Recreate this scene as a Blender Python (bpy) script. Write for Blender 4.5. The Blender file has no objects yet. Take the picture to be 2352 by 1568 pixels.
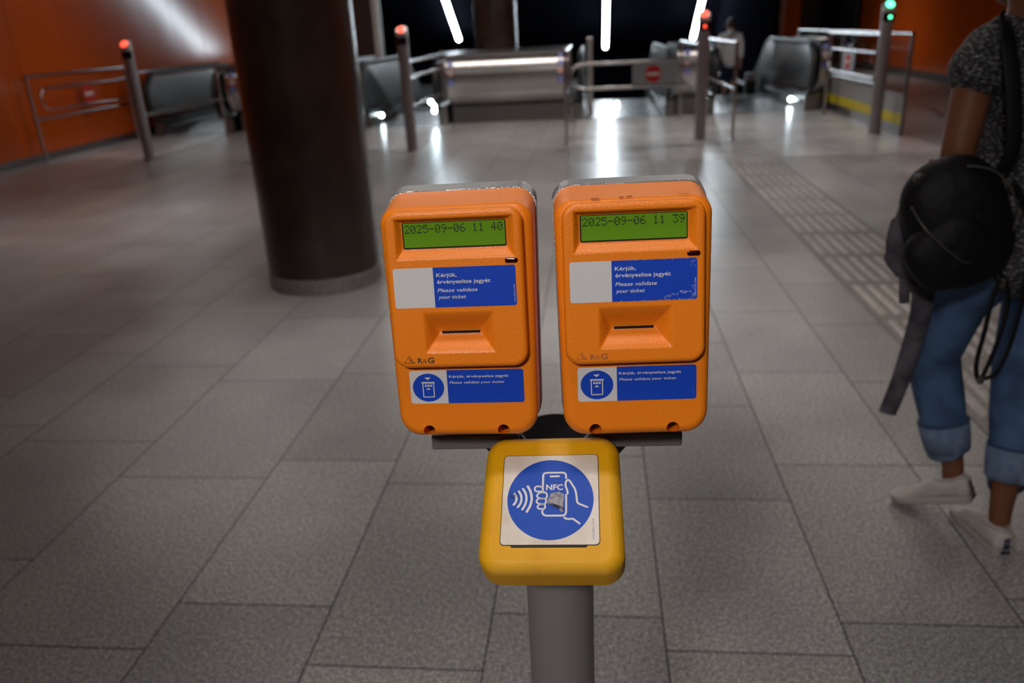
import bpy, bmesh, math, random
from mathutils import Vector, Matrix, Euler
R = math.radians
C = bpy.context.scene.collection
scn = bpy.context.scene

# ------------------------------------------------------------------ camera, world, lights, exposure
cam_d = bpy.data.cameras.new('camera')
cam = bpy.data.objects.new('camera', cam_d)
C.objects.link(cam)
cam_d.sensor_width = 36.0
cam_d.lens = 1822.9 / 2352 * 36
cam_d.clip_start = 0.02
cam_d.clip_end = 200
PITCH, ROLL, YAW, EYE = R(21.6), R(-2.95), R(6.48), 1.5
cp, sp = math.cos(PITCH), math.sin(PITCH)
rt, up, fw = Vector((1, 0, 0)), Vector((0, sp, cp)), Vector((0, cp, -sp))
r2 = rt * math.cos(ROLL) + up * math.sin(ROLL)
u2 = -rt * math.sin(ROLL) + up * math.cos(ROLL)
rz = Matrix.Rotation(YAW, 3, 'Z')
r2, u2, fw = rz @ r2, rz @ u2, rz @ fw
cam.matrix_world = Matrix(((r2.x, u2.x, -fw.x, 0), (r2.y, u2.y, -fw.y, 0), (r2.z, u2.z, -fw.z, EYE), (0, 0, 0, 1)))
cam_d.dof.use_dof = True
cam_d.dof.focus_distance = 0.745
cam_d.dof.aperture_fstop = 5.4
scn.camera = cam

w = bpy.data.worlds.new('world')
scn.world = w
w.use_nodes = True
w.node_tree.nodes['Background'].inputs[0].default_value = (0.55, 0.5, 0.5, 1)
w.node_tree.nodes['Background'].inputs[1].default_value = 0.04
scn.view_settings.view_transform = 'Standard'
scn.view_settings.look = 'None'
scn.view_settings.gamma = 1
scn.view_settings.use_curve_mapping = False
scn.view_settings.exposure = 0.0
scn.cycles.use_denoising = True
scn.cycles.max_bounces = 8
scn.cycles.sample_clamp_indirect = 4

ADDED_HALL_LAMP = 8.0       # emission of the unseen ceiling lights added over the hall
SHAFT_LAMP = 42.0     # emission of the tubes over the escalators

# ------------------------------------------------------------------ materials
def mat(name, col, rough=0.5, metal=0.0, emit=None, estr=0.0, spec=0.5, coat=0.0, coat_r=0.05, alpha=None):
    m = bpy.data.materials.new(name)
    m.use_nodes = True
    b = m.node_tree.nodes['Principled BSDF']
    b.inputs['Base Color'].default_value = (*col, 1)
    b.inputs['Roughness'].default_value = rough
    b.inputs['Metallic'].default_value = metal
    b.inputs['Specular IOR Level'].default_value = spec
    b.inputs['Coat Weight'].default_value = coat
    b.inputs['Coat Roughness'].default_value = coat_r
    if emit:
        b.inputs['Emission Color'].default_value = (*emit, 1)
        b.inputs['Emission Strength'].default_value = estr
    return m

def nd(m, t, **kw):
    n = m.node_tree.nodes.new(t)
    for k, v in kw.items():
        if k.startswith('i_'):
            key = k[2:].replace('_', ' ')
            n.inputs[key].default_value = v
        else:
            setattr(n, k, v)
    return n

def lk(m, a, b):
    m.node_tree.links.new(a, b)

def coords(m, scale=(1, 1, 1), rot=(0, 0, 0), kind='Object'):
    tc = nd(m, 'ShaderNodeTexCoord')
    mp = nd(m, 'ShaderNodeMapping')
    mp.inputs['Scale'].default_value = scale
    mp.inputs['Rotation'].default_value = rot
    lk(m, tc.outputs[kind], mp.inputs['Vector'])
    return mp.outputs['Vector']

def ramp(m, fac, stops):
    r = nd(m, 'ShaderNodeValToRGB')
    e = r.color_ramp.elements
    while len(e) > 1:
        e.remove(e[-1])
    e[0].position = stops[0][0]; e[0].color = (*stops[0][1], 1)
    for p, c in stops[1:]:
        x = e.new(p); x.color = (*c, 1)
    lk(m, fac, r.inputs['Fac'])
    return r.outputs['Color']

def add_bump(m, scale, dist, detail=2, vec=None, kind='noise', strength=1.0):
    b = m.node_tree.nodes['Principled BSDF']
    v = vec or coords(m)
    if kind == 'noise':
        t = nd(m, 'ShaderNodeTexNoise'); t.inputs['Scale'].default_value = scale; t.inputs['Detail'].default_value = detail
        out = t.outputs['Fac']
    else:
        t = nd(m, 'ShaderNodeTexVoronoi'); t.inputs['Scale'].default_value = scale
        t.feature = 'SMOOTH_F1'
        out = t.outputs['Distance']
    lk(m, v, t.inputs['Vector'])
    bp = nd(m, 'ShaderNodeBump'); bp.inputs['Distance'].default_value = dist; bp.inputs['Strength'].default_value = strength
    lk(m, out, bp.inputs['Height'])
    lk(m, bp.outputs['Normal'], b.inputs['Normal'])
    return m

def noisy(m, scale, c0, c1, lo=0.35, hi=0.65, detail=4, sc=(1, 1, 1)):
    b = m.node_tree.nodes['Principled BSDF']
    v = coords(m, sc)
    t = nd(m, 'ShaderNodeTexNoise'); t.inputs['Scale'].default_value = scale; t.inputs['Detail'].default_value = detail
    lk(m, v, t.inputs['Vector'])
    lk(m, ramp(m, t.outputs['Fac'], [(lo, c0), (hi, c1)]), b.inputs['Base Color'])
    return m

def stone(name, tone, rough, grain=1.0, coat=0.0, bump=0.0, tinted=True):
    """granite: three noise scales of grain, slow mottling and a per-tile tint"""
    m = mat(name, (0.2, 0.2, 0.2), rough, spec=0.5, coat=coat, coat_r=0.06)
    b = m.node_tree.nodes['Principled BSDF']
    v = coords(m)
    t1 = nd(m, 'ShaderNodeTexNoise'); t1.inputs['Scale'].default_value = 250 * grain; t1.inputs['Detail'].default_value = 3; t1.inputs['Roughness'].default_value = 0.7
    t2 = nd(m, 'ShaderNodeTexNoise'); t2.inputs['Scale'].default_value = 85 * grain; t2.inputs['Detail'].default_value = 3
    t3 = nd(m, 'ShaderNodeTexNoise'); t3.inputs['Scale'].default_value = 1.7; t3.inputs['Detail'].default_value = 5
    for t in (t1, t2, t3):
        lk(m, v, t.inputs['Vector'])
    g1 = ramp(m, t1.outputs['Fac'], [(0.38, tuple(c * 0.20 for c in tone)), (0.5, tone), (0.62, tuple(c * 2.2 for c in tone))])
    g2 = ramp(m, t2.outputs['Fac'], [(0.35, (0.66,) * 3), (0.65, (1.3,) * 3)])
    g3 = ramp(m, t3.outputs['Fac'], [(0.3, (0.80, 0.79, 0.80)), (0.7, (1.12, 1.12, 1.10))])
    at = nd(m, 'ShaderNodeAttribute'); at.attribute_name = 'tint'
    prev = g1
    for g in (g2, g3, at.outputs['Color']) if tinted else (g2, g3):
        mx = nd(m, 'ShaderNodeMix', data_type='RGBA', blend_type='MULTIPLY')
        mx.inputs['Factor'].default_value = 1
        lk(m, prev, mx.inputs[6]); lk(m, g, mx.inputs[7])
        prev = mx.outputs[2]
    lk(m, prev, b.inputs['Base Color'])
    rr = nd(m, 'ShaderNodeMapRange'); rr.inputs['To Min'].default_value = rough * 0.8; rr.inputs['To Max'].default_value = rough * 1.2
    lk(m, t3.outputs['Fac'], rr.inputs['Value']); lk(m, rr.outputs[0], b.inputs['Roughness'])
    return m

M = {}
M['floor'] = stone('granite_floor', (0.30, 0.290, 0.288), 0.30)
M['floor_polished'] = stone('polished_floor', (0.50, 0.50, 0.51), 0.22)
M['floor_strip'] = stone('floor_sheen_strip', (0.34, 0.31, 0.28), 0.30)  # lighter stone tone paints a glossy reflection band on the floor
M['joint'] = mat('joint', (0.012, 0.011, 0.011), 0.9, spec=0.1)
M['tactile'] = stone('tactile_stone', (0.30, 0.28, 0.26), 0.42)
M['orange_wall'] = mat('orange_wall_panel', (0.52, 0.085, 0.008), 0.16, spec=0.45)
add_bump(M['orange_wall'], 0.9, 0.004, detail=1)
M['black'] = mat('black_cladding', (0.0022, 0.0022, 0.0035), 0.9, spec=0.0)
M['ceiling'] = mat('dark_ceiling', (0.06, 0.055, 0.055), 0.7)
M['brown_wall'] = mat('brown_cladding', (0.045, 0.022, 0.018), 0.35)
M['green_black'] = mat('dark_green_glass', (0.010, 0.016, 0.014), 0.15)
M['brown_stone'] = noisy(mat('brown_column_stone', (0.03, 0.018, 0.015), 0.22, coat=0.15, coat_r=0.1), 2.6, (0.024, 0.015, 0.012), (0.052, 0.031, 0.024), detail=8)
M['base_ring'] = stone('column_base_stone', (0.24, 0.22, 0.225), 0.35, tinted=False)
M['steel'] = mat('brushed_steel', (0.52, 0.50, 0.49), 0.27, 1.0)
add_bump(M['steel'], 3.0, 0.002, detail=2)
M['steel_dark'] = mat('dark_brushed_steel', (0.27, 0.255, 0.25), 0.33, 1.0)
M['tube_steel'] = mat('tube_steel', (0.50, 0.48, 0.48), 0.16, 1.0)
M['post_steel'] = mat('post_steel', (0.33, 0.30, 0.32), 0.36, 0.75)
M['rubber'] = mat('black_rubber', (0.008, 0.008, 0.008), 0.45)
M['dark'] = mat('dark_metal', (0.03, 0.028, 0.027), 0.5, 0.3)
M['step'] = mat('escalator_step', (0.14, 0.14, 0.145), 0.35, 0.9)
M['black_gloss'] = mat('black_window', (0.006, 0.006, 0.007), 0.12)
M['red_lamp'] = mat('red_lamp', (0.8, 0.02, 0.01), 0.3, emit=(1, 0.07, 0.035), estr=3.2)
M['green_lamp'] = mat('green_lamp', (0.05, 0.8, 0.4), 0.3, emit=(0.10, 1.0, 0.45), estr=5.0)
M['tube_light'] = mat('tube_light', (1, 1, 1), 0.5, emit=(0.80, 0.92, 1.0), estr=SHAFT_LAMP)
M['added_hall_light'] = mat('added_hall_light', (1, 1, 1), 0.5, emit=(1.0, 0.90, 0.82), estr=ADDED_HALL_LAMP)
M['lamp_and_glint_spot'] = mat('lamp_and_glint_spot', (1, 1, 1), 0.5, emit=(0.72, 0.93, 1.0), estr=60)
M['sign_red'] = mat('sign_red', (0.50, 0.025, 0.015), 0.7, spec=0.2)
M['sign_white'] = mat('sign_white', (0.62, 0.60, 0.60), 0.4)
M['sign_blue'] = mat('sign_blue', (0.02, 0.06, 0.42), 0.4)
M['sign_panel'] = mat('grey_sign_panel', (0.30, 0.31, 0.34), 0.4, 0.3)
M['yellow_stripe'] = mat('yellow_stripe', (0.62, 0.50, 0.01), 0.5)
M['grey_panel'] = mat('grey_barrier_panel', (0.30, 0.29, 0.285), 0.45)
g = mat('clear_glass', (0.75, 0.80, 0.80), 0.03)
g.node_tree.nodes['Principled BSDF'].inputs['Transmission Weight'].default_value = 1.0
g.node_tree.nodes['Principled BSDF'].inputs['IOR'].default_value = 1.25
M['glass'] = g

def orange_mat():
    m = mat('orange_paint', (0.90, 0.235, 0.010), 0.34, spec=0.45)
    b = m.node_tree.nodes['Principled BSDF']
    v = coords(m)
    t = nd(m, 'ShaderNodeTexVoronoi'); t.inputs['Scale'].default_value = 1400; t.feature = 'SMOOTH_F1'
    lk(m, v, t.inputs['Vector'])
    n = nd(m, 'ShaderNodeTexNoise'); n.inputs['Scale'].default_value = 420; n.inputs['Detail'].default_value = 2
    lk(m, v, n.inputs['Vector'])
    ad = nd(m, 'ShaderNodeMath', operation='ADD')
    lk(m, t.outputs['Distance'], ad.inputs[0]); lk(m, n.outputs['Fac'], ad.inputs[1])
    bp = nd(m, 'ShaderNodeBump'); bp.inputs['Distance'].default_value = 0.00017
    lk(m, ad.outputs[0], bp.inputs['Height']); lk(m, bp.outputs['Normal'], b.inputs['Normal'])
    s = nd(m, 'ShaderNodeTexNoise'); s.inputs['Scale'].default_value = 60; s.inputs['Detail'].default_value = 6; s.inputs['Roughness'].default_value = 0.8
    lk(m, v, s.inputs['Vector'])
    lk(m, ramp(m, s.outputs['Fac'], [(0.0, (0.60, 0.12, 0.008)), (0.27, (0.84, 0.205, 0.010)), (0.38, (0.92, 0.238, 0.010))]), b.inputs['Base Color'])
    return m
M['orange'] = orange_mat()
M['silver'] = add_bump(mat('silver_casting', (0.42, 0.44, 0.46), 0.30, 0.9), 700, 0.0004)
M['yellow'] = mat('yellow_plastic', (0.70, 0.37, 0.006), 0.42, spec=0.3)
def yellow_fix(m):
    b = m.node_tree.nodes['Principled BSDF']
    v = coords(m)
    wv = nd(m, 'ShaderNodeTexWave', bands_direction='Z'); wv.inputs['Scale'].default_value = 900; wv.inputs['Distortion'].default_value = 0.3
    lk(m, v, wv.inputs['Vector'])
    bp = nd(m, 'ShaderNodeBump'); bp.inputs['Distance'].default_value = 0.00012
    lk(m, wv.outputs['Fac'], bp.inputs['Height']); lk(m, bp.outputs['Normal'], b.inputs['Normal'])
    n = nd(m, 'ShaderNodeTexNoise'); n.inputs['Scale'].default_value = 22; n.inputs['Detail'].default_value = 7
    lk(m, v, n.inputs['Vector'])
    lk(m, ramp(m, n.outputs['Fac'], [(0.22, (0.32, 0.17, 0.015)), (0.36, (0.74, 0.36, 0.003)), (0.6, (0.80, 0.405, 0.003))]), b.inputs['Base Color'])
yellow_fix(M['yellow'])
M['seam'] = mat('dark_seam', (0.02, 0.015, 0.008), 0.7)
M['label_white'] = noisy(mat('label_white', (0.72, 0.66, 0.58), 0.45), 30, (0.66, 0.58, 0.47), (0.80, 0.73, 0.66), detail=3)
M['print_white'] = mat('print_white', (0.72, 0.70, 0.66), 0.45)
M['label_blue'] = mat('label_blue', (0.006, 0.075, 0.50), 0.45, spec=0.25)
M['sticker_blue'] = mat('sticker_blue', (0.008, 0.060, 0.52), 0.42, spec=0.3)
M['sticker_white'] = mat('sticker_white', (0.66, 0.65, 0.66), 0.4)
M['print_blue'] = mat('print_blue', (0.05, 0.10, 0.42), 0.5)
M['lcd'] = mat('green_display', (0.075, 0.17, 0.010), 0.12, emit=(0.10, 0.22, 0.008), estr=0.35)
M['lcd_dark'] = mat('display_digit', (0.010, 0.022, 0.006), 0.4)
M['bezel'] = mat('black_bezel', (0.008, 0.008, 0.007), 0.35)
M['led'] = mat('dark_red_window', (0.035, 0.002, 0.003), 0.06)
M['slot'] = mat('slot_black', (0.002, 0.002, 0.002), 0.9)
M['logo_dark'] = mat('logo_dark', (0.085, 0.040, 0.012), 0.5)
M['logo_faded'] = mat('logo_faded', (0.42, 0.12, 0.035), 0.5)
M['bracket'] = mat('bracket_grey', (0.16, 0.145, 0.15), 0.4, 0.1)
M['pole_grey'] = add_bump(mat('pole_grey_paint', (0.23, 0.215, 0.215), 0.32, 0.15), 4, 0.001)
M['corner_metal'] = mat('corner_metal', (0.55, 0.50, 0.46), 0.4, 0.3)
M['liner'] = mat('glossy_dark_liner', (0.10, 0.095, 0.10), 0.10, 0.85)
M['stain'] = noisy(mat('worn_patch', (0.2, 0.2, 0.25), 0.7), 260, (0.16, 0.17, 0.24), (0.42, 0.40, 0.42))
M['stain_dark'] = mat('dark_smudge', (0.012, 0.018, 0.06), 0.6)
M['screw'] = mat('screw', (0.03, 0.02, 0.015), 0.5, 0.5)
# people
M['skin'] = noisy(mat('skin', (0.16, 0.06, 0.03), 0.55, spec=0.3), 12, (0.15, 0.055, 0.026), (0.185, 0.07, 0.036))
M['skin_pale'] = mat('skin_pale', (0.50, 0.25, 0.17), 0.5)
M['hair'] = noisy(mat('hair', (0.05, 0.025, 0.015), 0.5), 60, (0.03, 0.015, 0.01), (0.09, 0.05, 0.03))
M['denim'] = noisy(mat('denim', (0.05, 0.11, 0.22), 0.8), 14, (0.030, 0.068, 0.15), (0.066, 0.135, 0.27), detail=8)
M['denim_light'] = noisy(mat('denim_cuff', (0.13, 0.19, 0.30), 0.85), 40, (0.10, 0.155, 0.255), (0.155, 0.215, 0.33), detail=6)
M['denim_seam'] = mat('denim_seam', (0.025, 0.05, 0.11), 0.85)
def blouse_mat():
    m = mat('speckled_knit', (0.02, 0.02, 0.03), 0.8)
    b = m.node_tree.nodes['Principled BSDF']
    v = coords(m, (0.8, 0.8, 2.4))
    t = nd(m, 'ShaderNodeTexNoise'); t.inputs['Scale'].default_value = 115; t.inputs['Detail'].default_value = 3; t.inputs['Roughness'].default_value = 0.7
    lk(m, v, t.inputs['Vector'])
    lk(m, ramp(m, t.outputs['Fac'], [(0.48, (0.005, 0.005, 0.009)), (0.55, (0.05, 0.05, 0.055)), (0.63, (0.30, 0.30, 0.31))]), b.inputs['Base Color'])
    return m
M['blouse'] = blouse_mat()
M['bag_black'] = add_bump(mat('black_bag_fabric', (0.0045, 0.004, 0.0055), 0.6, spec=0.22), 30, 0.004, detail=4)
M['zip'] = mat('zip_metal', (0.13, 0.12, 0.11), 0.35, 0.6)
M['strap'] = mat('black_strap', (0.005, 0.0045, 0.007), 0.6, spec=0.2)
M['grey_cloth'] = noisy(mat('grey_cloth', (0.07, 0.065, 0.08), 0.9), 18, (0.030, 0.028, 0.038), (0.10, 0.09, 0.11))
M['shoe_white'] = noisy(mat('shoe_canvas', (0.45, 0.41, 0.38), 0.7), 20, (0.40, 0.36, 0.33), (0.52, 0.48, 0.45))
M['shoe_sole'] = mat('shoe_sole', (0.40, 0.37, 0.34), 0.6)
M['shoe_navy'] = mat('shoe_navy_tab', (0.012, 0.014, 0.06), 0.5)
M['white_shirt'] = mat('white_shirt', (0.80, 0.78, 0.83), 0.8)
M['navy_shorts'] = mat('navy_shorts', (0.012, 0.018, 0.05), 0.8)
M['white_sock'] = mat('white_sock', (0.6, 0.58, 0.58), 0.8)
M['bag_grey'] = mat('grey_bag', (0.16, 0.155, 0.16), 0.7)

# ------------------------------------------------------------------ object helpers
def link(name, me, m=None, parent=None, smooth=False):
    o = bpy.data.objects.new(name, me)
    C.objects.link(o)
    if m is not None and not me.materials:
        me.materials.append(M[m] if isinstance(m, str) else m)
    if parent is not None:
        o.parent = parent
    if smooth:
        me.shade_smooth()
    return o

def obj(name, bm, m, parent=None, smooth=False, angle=None):
    me = bpy.data.meshes.new(name)
    bmesh.ops.recalc_face_normals(bm, faces=bm.faces)
    bm.to_mesh(me); bm.free()
    if angle is not None:
        me.shade_smooth()
        me.set_sharp_from_angle(angle=R(angle))
    return link(name, me, m, parent, smooth)

def tag(o, label, cat, group=None):
    o['label'] = label; o['category'] = cat
    if group: o['group'] = group
    return o

def thing(name, label, cat, loc=(0, 0, 0), rot=0, group=None):
    o = bpy.data.objects.new(name, None); C.objects.link(o)
    o.empty_display_size = 0.1
    o.location = loc; o.rotation_euler = (0, 0, rot)
    return tag(o, label, cat, group)

def struct(name, bm, m, **k):
    o = obj(name, bm, m, **k); o['kind'] = 'structure'
    return o

def box(bm, x0, y0, z0, x1, y1, z1, mt=None):
    r = bmesh.ops.create_cube(bm, size=1)
    T = mt or Matrix.Identity(4)
    for v in r['verts']:
        v.co = T @ Vector(((x0 + x1) / 2 + v.co.x * (x1 - x0), (y0 + y1) / 2 + v.co.y * (y1 - y0), (z0 + z1) / 2 + v.co.z * (z1 - z0)))
    return r['verts']

def bbox(x0, y0, z0, x1, y1, z1, bev=0.0, seg=2):
    bm = bmesh.new(); box(bm, x0, y0, z0, x1, y1, z1)
    if bev:
        bmesh.ops.bevel(bm, geom=list(bm.edges), offset=bev, segments=seg, affect='EDGES', profile=0.5)
    return bm

def catmull(pts, n=8):
    P = [Vector(p) for p in pts]
    if len(P) < 3: return P
    out = []
    for i in range(len(P) - 1):
        p0 = P[max(i - 1, 0)]; p1 = P[i]; p2 = P[i + 1]; p3 = P[min(i + 2, len(P) - 1)]
        for k in range(n):
            t = k / n
            out.append(0.5 * ((2 * p1) + (p2 - p0) * t + (2 * p0 - 5 * p1 + 4 * p2 - p3) * t * t + (3 * p1 - p0 - 3 * p2 + p3) * t ** 3))
    out.append(P[-1])
    return out

def tube(bm, pts, r, seg=16, flat=1.0, caps=True, normal=None, closed=False):
    """sweep an ellipse (r along the side, r*flat along `normal`) on a polyline; r number or list"""
    P = [Vector(p) for p in pts]
    n = len(P)
    rr = r if isinstance(r, (list, tuple)) else [r] * n
    rings = []
    side = None
    for i, p in enumerate(P):
        if closed:
            d = (P[(i + 1) % n] - P[i - 1]).normalized()
        else:
            d = (P[min(i + 1, n - 1)] - P[max(i - 1, 0)]).normalized()
        if normal is not None:
            nn = Vector(normal); s = d.cross(nn).normalized(); nn = s.cross(d).normalized()
        else:
            if side is None:
                a = Vector((0, 0, 1)) if abs(d.z) < 0.9 else Vector((1, 0, 0))
                s = d.cross(a).normalized()
            else:
                s = (side - d * side.dot(d)).normalized()
            side = s
            nn = s.cross(d).normalized()
        rings.append([bm.verts.new(p + s * math.cos(2 * math.pi * k / seg) * rr[i] + nn * math.sin(2 * math.pi * k / seg) * rr[i] * flat) for k in range(seg)])
    m = n if closed else n - 1
    for i in range(m):
        a, b = rings[i], rings[(i + 1) % n]
        for k in range(seg):
            bm.faces.new((a[k], a[(k + 1) % seg], b[(k + 1) % seg], b[k]))
    if caps and not closed:
        bm.faces.new(rings[0][::-1]); bm.faces.new(rings[-1])
    return rings

def lathe(prof, seg=32, c=(0, 0)):
    bm = bmesh.new(); rings = []
    for r, z in prof:
        rings.append([bm.verts.new((c[0] + r * math.cos(2 * math.pi * k / seg), c[1] + r * math.sin(2 * math.pi * k / seg), z)) for k in range(seg)])
    for a, b in zip(rings, rings[1:]):
        for k in range(seg):
            bm.faces.new((a[k], a[(k + 1) % seg], b[(k + 1) % seg], b[k]))
    bm.faces.new(rings[0][::-1]); bm.faces.new(rings[-1])
    return bm

def rrect(x0, x1, y0, y1, r, seg=8, taper=None, rb=None):
    """rounded rectangle outline, counter-clockwise; rb = radius of the lower corners"""
    rb = r if rb is None else rb
    pts = []
    for cx, cy, a0, q in ((x1 - rb, y0 + rb, -90, rb), (x1 - r, y1 - r, 0, r), (x0 + r, y1 - r, 90, r), (x0 + rb, y0 + rb, 180, rb)):
        for k in range(seg + 1):
            a = R(a0 + 90 * k / seg)
            pts.append((cx + q * math.cos(a), cy + q * math.sin(a)))
    if taper:
        pts = [(x * taper(y), y) for x, y in pts]
    return pts

def inset(pts, d, c=None):
    """shrink an outline by d along its own normals"""
    n = len(pts); out = []
    for i in range(n):
        x0, y0 = pts[i - 1]; x1, y1 = pts[(i + 1) % n]
        dx, dy = x1 - x0, y1 - y0; L = math.hypot(dx, dy) or 1
        out.append((pts[i][0] - dy / L * d, pts[i][1] + dx / L * d))
    return out

def loft(bm, rings, cap0=True, cap1=True):
    """rings: list of lists of 3-D points of equal count"""
    V = [[bm.verts.new(p) for p in r] for r in rings]
    n = len(V[0])
    for a, b in zip(V, V[1:]):
        for k in range(n):
            bm.faces.new((a[k], a[(k + 1) % n], b[(k + 1) % n], b[k]))
    if cap0: bm.faces.new(V[0][::-1])
    if cap1: bm.faces.new(V[-1])
    return V

def plate(pts, z0, z1, bm=None):
    bm = bm or bmesh.new()
    loft(bm, [[(x, y, z0) for x, y in pts], [(x, y, z1) for x, y in pts]])
    return bm

def prism_x(poly, x0, x1, bm=None):
    """(y, z) outline extruded along x"""
    bm = bm or bmesh.new()
    loft(bm, [[(x0, y, z) for y, z in poly], [(x1, y, z) for y, z in poly]])
    return bm

def tube_open(prof, seg):
    """like lathe but open at the top"""
    bm = lathe(prof, seg)
    top = [f for f in bm.faces if len(f.verts) == seg and f.calc_center_median().z > 0.5]
    bmesh.ops.delete(bm, geom=top, context='FACES_ONLY')
    return bm

def disc_pts(cx, cy, r, seg=48, ry=None):
    ry = ry or r
    return [(cx + r * math.cos(2 * math.pi * k / seg), cy + ry * math.sin(2 * math.pi * k / seg)) for k in range(seg)]

def stroke(bm, pts, wd, z0, z1, closed=False, smooth=0):
    """round-ended line of width wd lying in the local xy plane"""
    P = [Vector((x, y, 0)) for x, y in pts]
    if smooth: P = catmull([tuple(p) for p in P], smooth)
    n = len(P); L, Rr = [], []
    for i, p in enumerate(P):
        if closed: d = P[(i + 1) % n] - P[i - 1]
        else: d = P[min(i + 1, n - 1)] - P[max(i - 1, 0)]
        d.normalize(); s = Vector((-d.y, d.x, 0))
        if 0 < i < n - 1 or closed:
            d1 = (P[i] - P[i - 1]).normalized(); c = max(0.5, abs(Vector((-d1.y, d1.x, 0)).dot(s)))
            s = s / c
        L.append(p + s * wd / 2); Rr.append(p - s * wd / 2)
    if closed:
        a = [[(q.x, q.y, z) for q in L] for z in (z0, z1)]
        b = [[(q.x, q.y, z) for q in Rr] for z in (z0, z1)]
        V = [[bm.verts.new(q) for q in r] for r in (a[0], a[1], b[1], b[0])]
        m = len(P)
        for r0, r1 in zip(V, V[1:] + V[:1]):
            for k in range(m):
                bm.faces.new((r0[k], r0[(k + 1) % m], r1[(k + 1) % m], r1[k]))
    else:
        def cap(p, d):
            s = Vector((-d.y, d.x, 0)); o = []
            for k in range(1, 6):
                a = math.pi * k / 6
                o.append(p + s * math.cos(a) * wd / 2 + d * math.sin(a) * wd / 2)
            return o
        d1 = (P[-1] - P[-2]).normalized(); d0 = (P[0] - P[1]).normalized()
        loop = L + cap(P[-1], d1) + Rr[::-1] + cap(P[0], d0)
        plate([(q.x, q.y) for q in loop], z0, z1, bm)
    return bm

def text_mesh(s, x, y, width, cap, z=0.0, italic=0.0, bold=0.0, depth=0.00006, rot=0):
    cu = bpy.data.curves.new('text', 'FONT')
    cu.body = s; cu.size = 1; cu.shear = italic; cu.offset = bold
    cu.extrude = 0.01; cu.resolution_u = 3
    o = bpy.data.objects.new('text', cu)
    C.objects.link(o)
    bpy.context.view_layer.update()
    me = bpy.data.meshes.new_from_object(o.evaluated_get(bpy.context.evaluated_depsgraph_get()))
    bpy.data.objects.remove(o)
    xs = [v.co.x for v in me.vertices]
    x0, x1 = min(xs), max(xs)
    capH = 0.73
    sx = width / (x1 - x0); sy = cap / capH
    c, sn = math.cos(R(rot)), math.sin(R(rot))
    for v in me.vertices:
        a = (v.co.x - x0) * sx; b = v.co.y * sy
        v.co = (x + a * c - b * sn, y + a * sn + b * c, z + (depth if v.co.z > 0 else 0))
    return me

# ------------------------------------------------------------------ floor, built tile by tile in one mesh
random.seed(11)
WELLS = [(-7.62, -6.35), (-3.86, -2.55), (-0.16, 1.20), (1.90, 3.42)]
WY = 16.1
FAR = 26.0
colx = [-2.717, -2.364, -1.787, -1.208, -0.75, -0.29, 0.172, 0.635, 1.096, 1.45]
left = [-8.1, -7.5, -6.92, -6.33, -5.75, -5.31, -4.88, -4.35, -3.78, -3.25]
right_cols = [2.03] + [2.03 + 0.47 * k for k in range(1, 12)]
cols = left + colx
known = {-2.364: 2.70, -1.787: 2.43, -1.208: 1.75, -0.75: 1.53, -0.29: 1.74, 0.172: 2.32, 0.635: 1.74, 1.096: 3.25}
period = {-2.364: 0.77, -1.787: 0.865, -1.208: 0.81, -0.75: 0.87, -0.29: 0.86, 0.172: 0.70, 0.635: 0.81, 1.096: 0.70}
fm = bmesh.new()
tint = fm.loops.layers.float_color.new('tint')
def quad(x0, x1, y0, y1, mi, t, z=0.0):
    vs = [fm.verts.new((x, y, z)) for x, y in ((x0, y0), (x1, y0), (x1, y1), (x0, y1))]
    f = fm.faces.new(vs); f.material_index = mi
    for l in f.loops: l[tint] = t
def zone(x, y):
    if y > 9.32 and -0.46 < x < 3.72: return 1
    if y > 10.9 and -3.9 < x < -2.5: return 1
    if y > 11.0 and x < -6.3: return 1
    if -5.31 <= x < -4.88 and y < 10.8: return 2  # row of tiles toned as the painted reflection band
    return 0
allx = list(zip(cols, cols[1:])) + [(1.45, 2.03)] + list(zip(right_cols, right_cols[1:]))
GAP = 0.0020
for (x0, x1) in allx:
    if x0 == 1.45:
        ys = [9.2, 9.32] + [9.32 + 0.6 * k for k in range(1, 13)]
    else:
        p = period.get(x0, 0.80); a = known.get(x0, random.uniform(0, 0.8))
        k0 = math.floor((-3 - a) / p)
        ys = [a + p * k for k in range(k0, int((FAR - a) / p) + 2)]
        ys = sorted(ys + [9.32]) if x0 > -0.6 and x0 < 3.6 else ys
    xm = (x0 + x1) / 2
    for y0, y1 in zip(ys, ys[1:]):
        if y1 - y0 < 0.05: continue
        y0 = max(y0, -3); y1 = min(y1, FAR)
        if y1 <= y0: continue
        v = random.uniform(0.90, 1.08)
        t = (v * random.uniform(0.99, 1.015), v, v * random.uniform(0.985, 1.02), 1)
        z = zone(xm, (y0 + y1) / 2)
        # keep the escalator wells open
        spans = [(x0, x1)]
        if y1 > WY and x0 < 3.45:
            if y0 < WY: quad(x0 + GAP, x1 - GAP, y0 + GAP, WY, z, t)
            spans = [] if xm < 3.5 else spans
        for s0, s1 in spans:
            quad(s0 + GAP, s1 - GAP, y0 + GAP, y1 - GAP, z, t)
# dark bed seen in the joints
for x0, x1, y0, y1 in ((-8.1, 8.0, -3, WY), (3.45, 8.0, WY, FAR)):
    quad(x0, x1, y0, y1, 3, (1, 1, 1, 1), -0.0025)
# ground under the covers, between the wells
for x0, x1 in zip([-8.1] + [b for a, b in WELLS], [a for a, b in WELLS] + [3.8]):
    quad(x0, x1, WY, 25, 3, (1, 1, 1, 1), -0.0025)
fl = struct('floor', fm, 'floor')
for k in ('floor_polished', 'floor_strip', 'joint'): fl.data.materials.append(M[k])
for p_ in fl.data.polygons:
    if p_.normal.z < 0: p_.flip()

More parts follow.
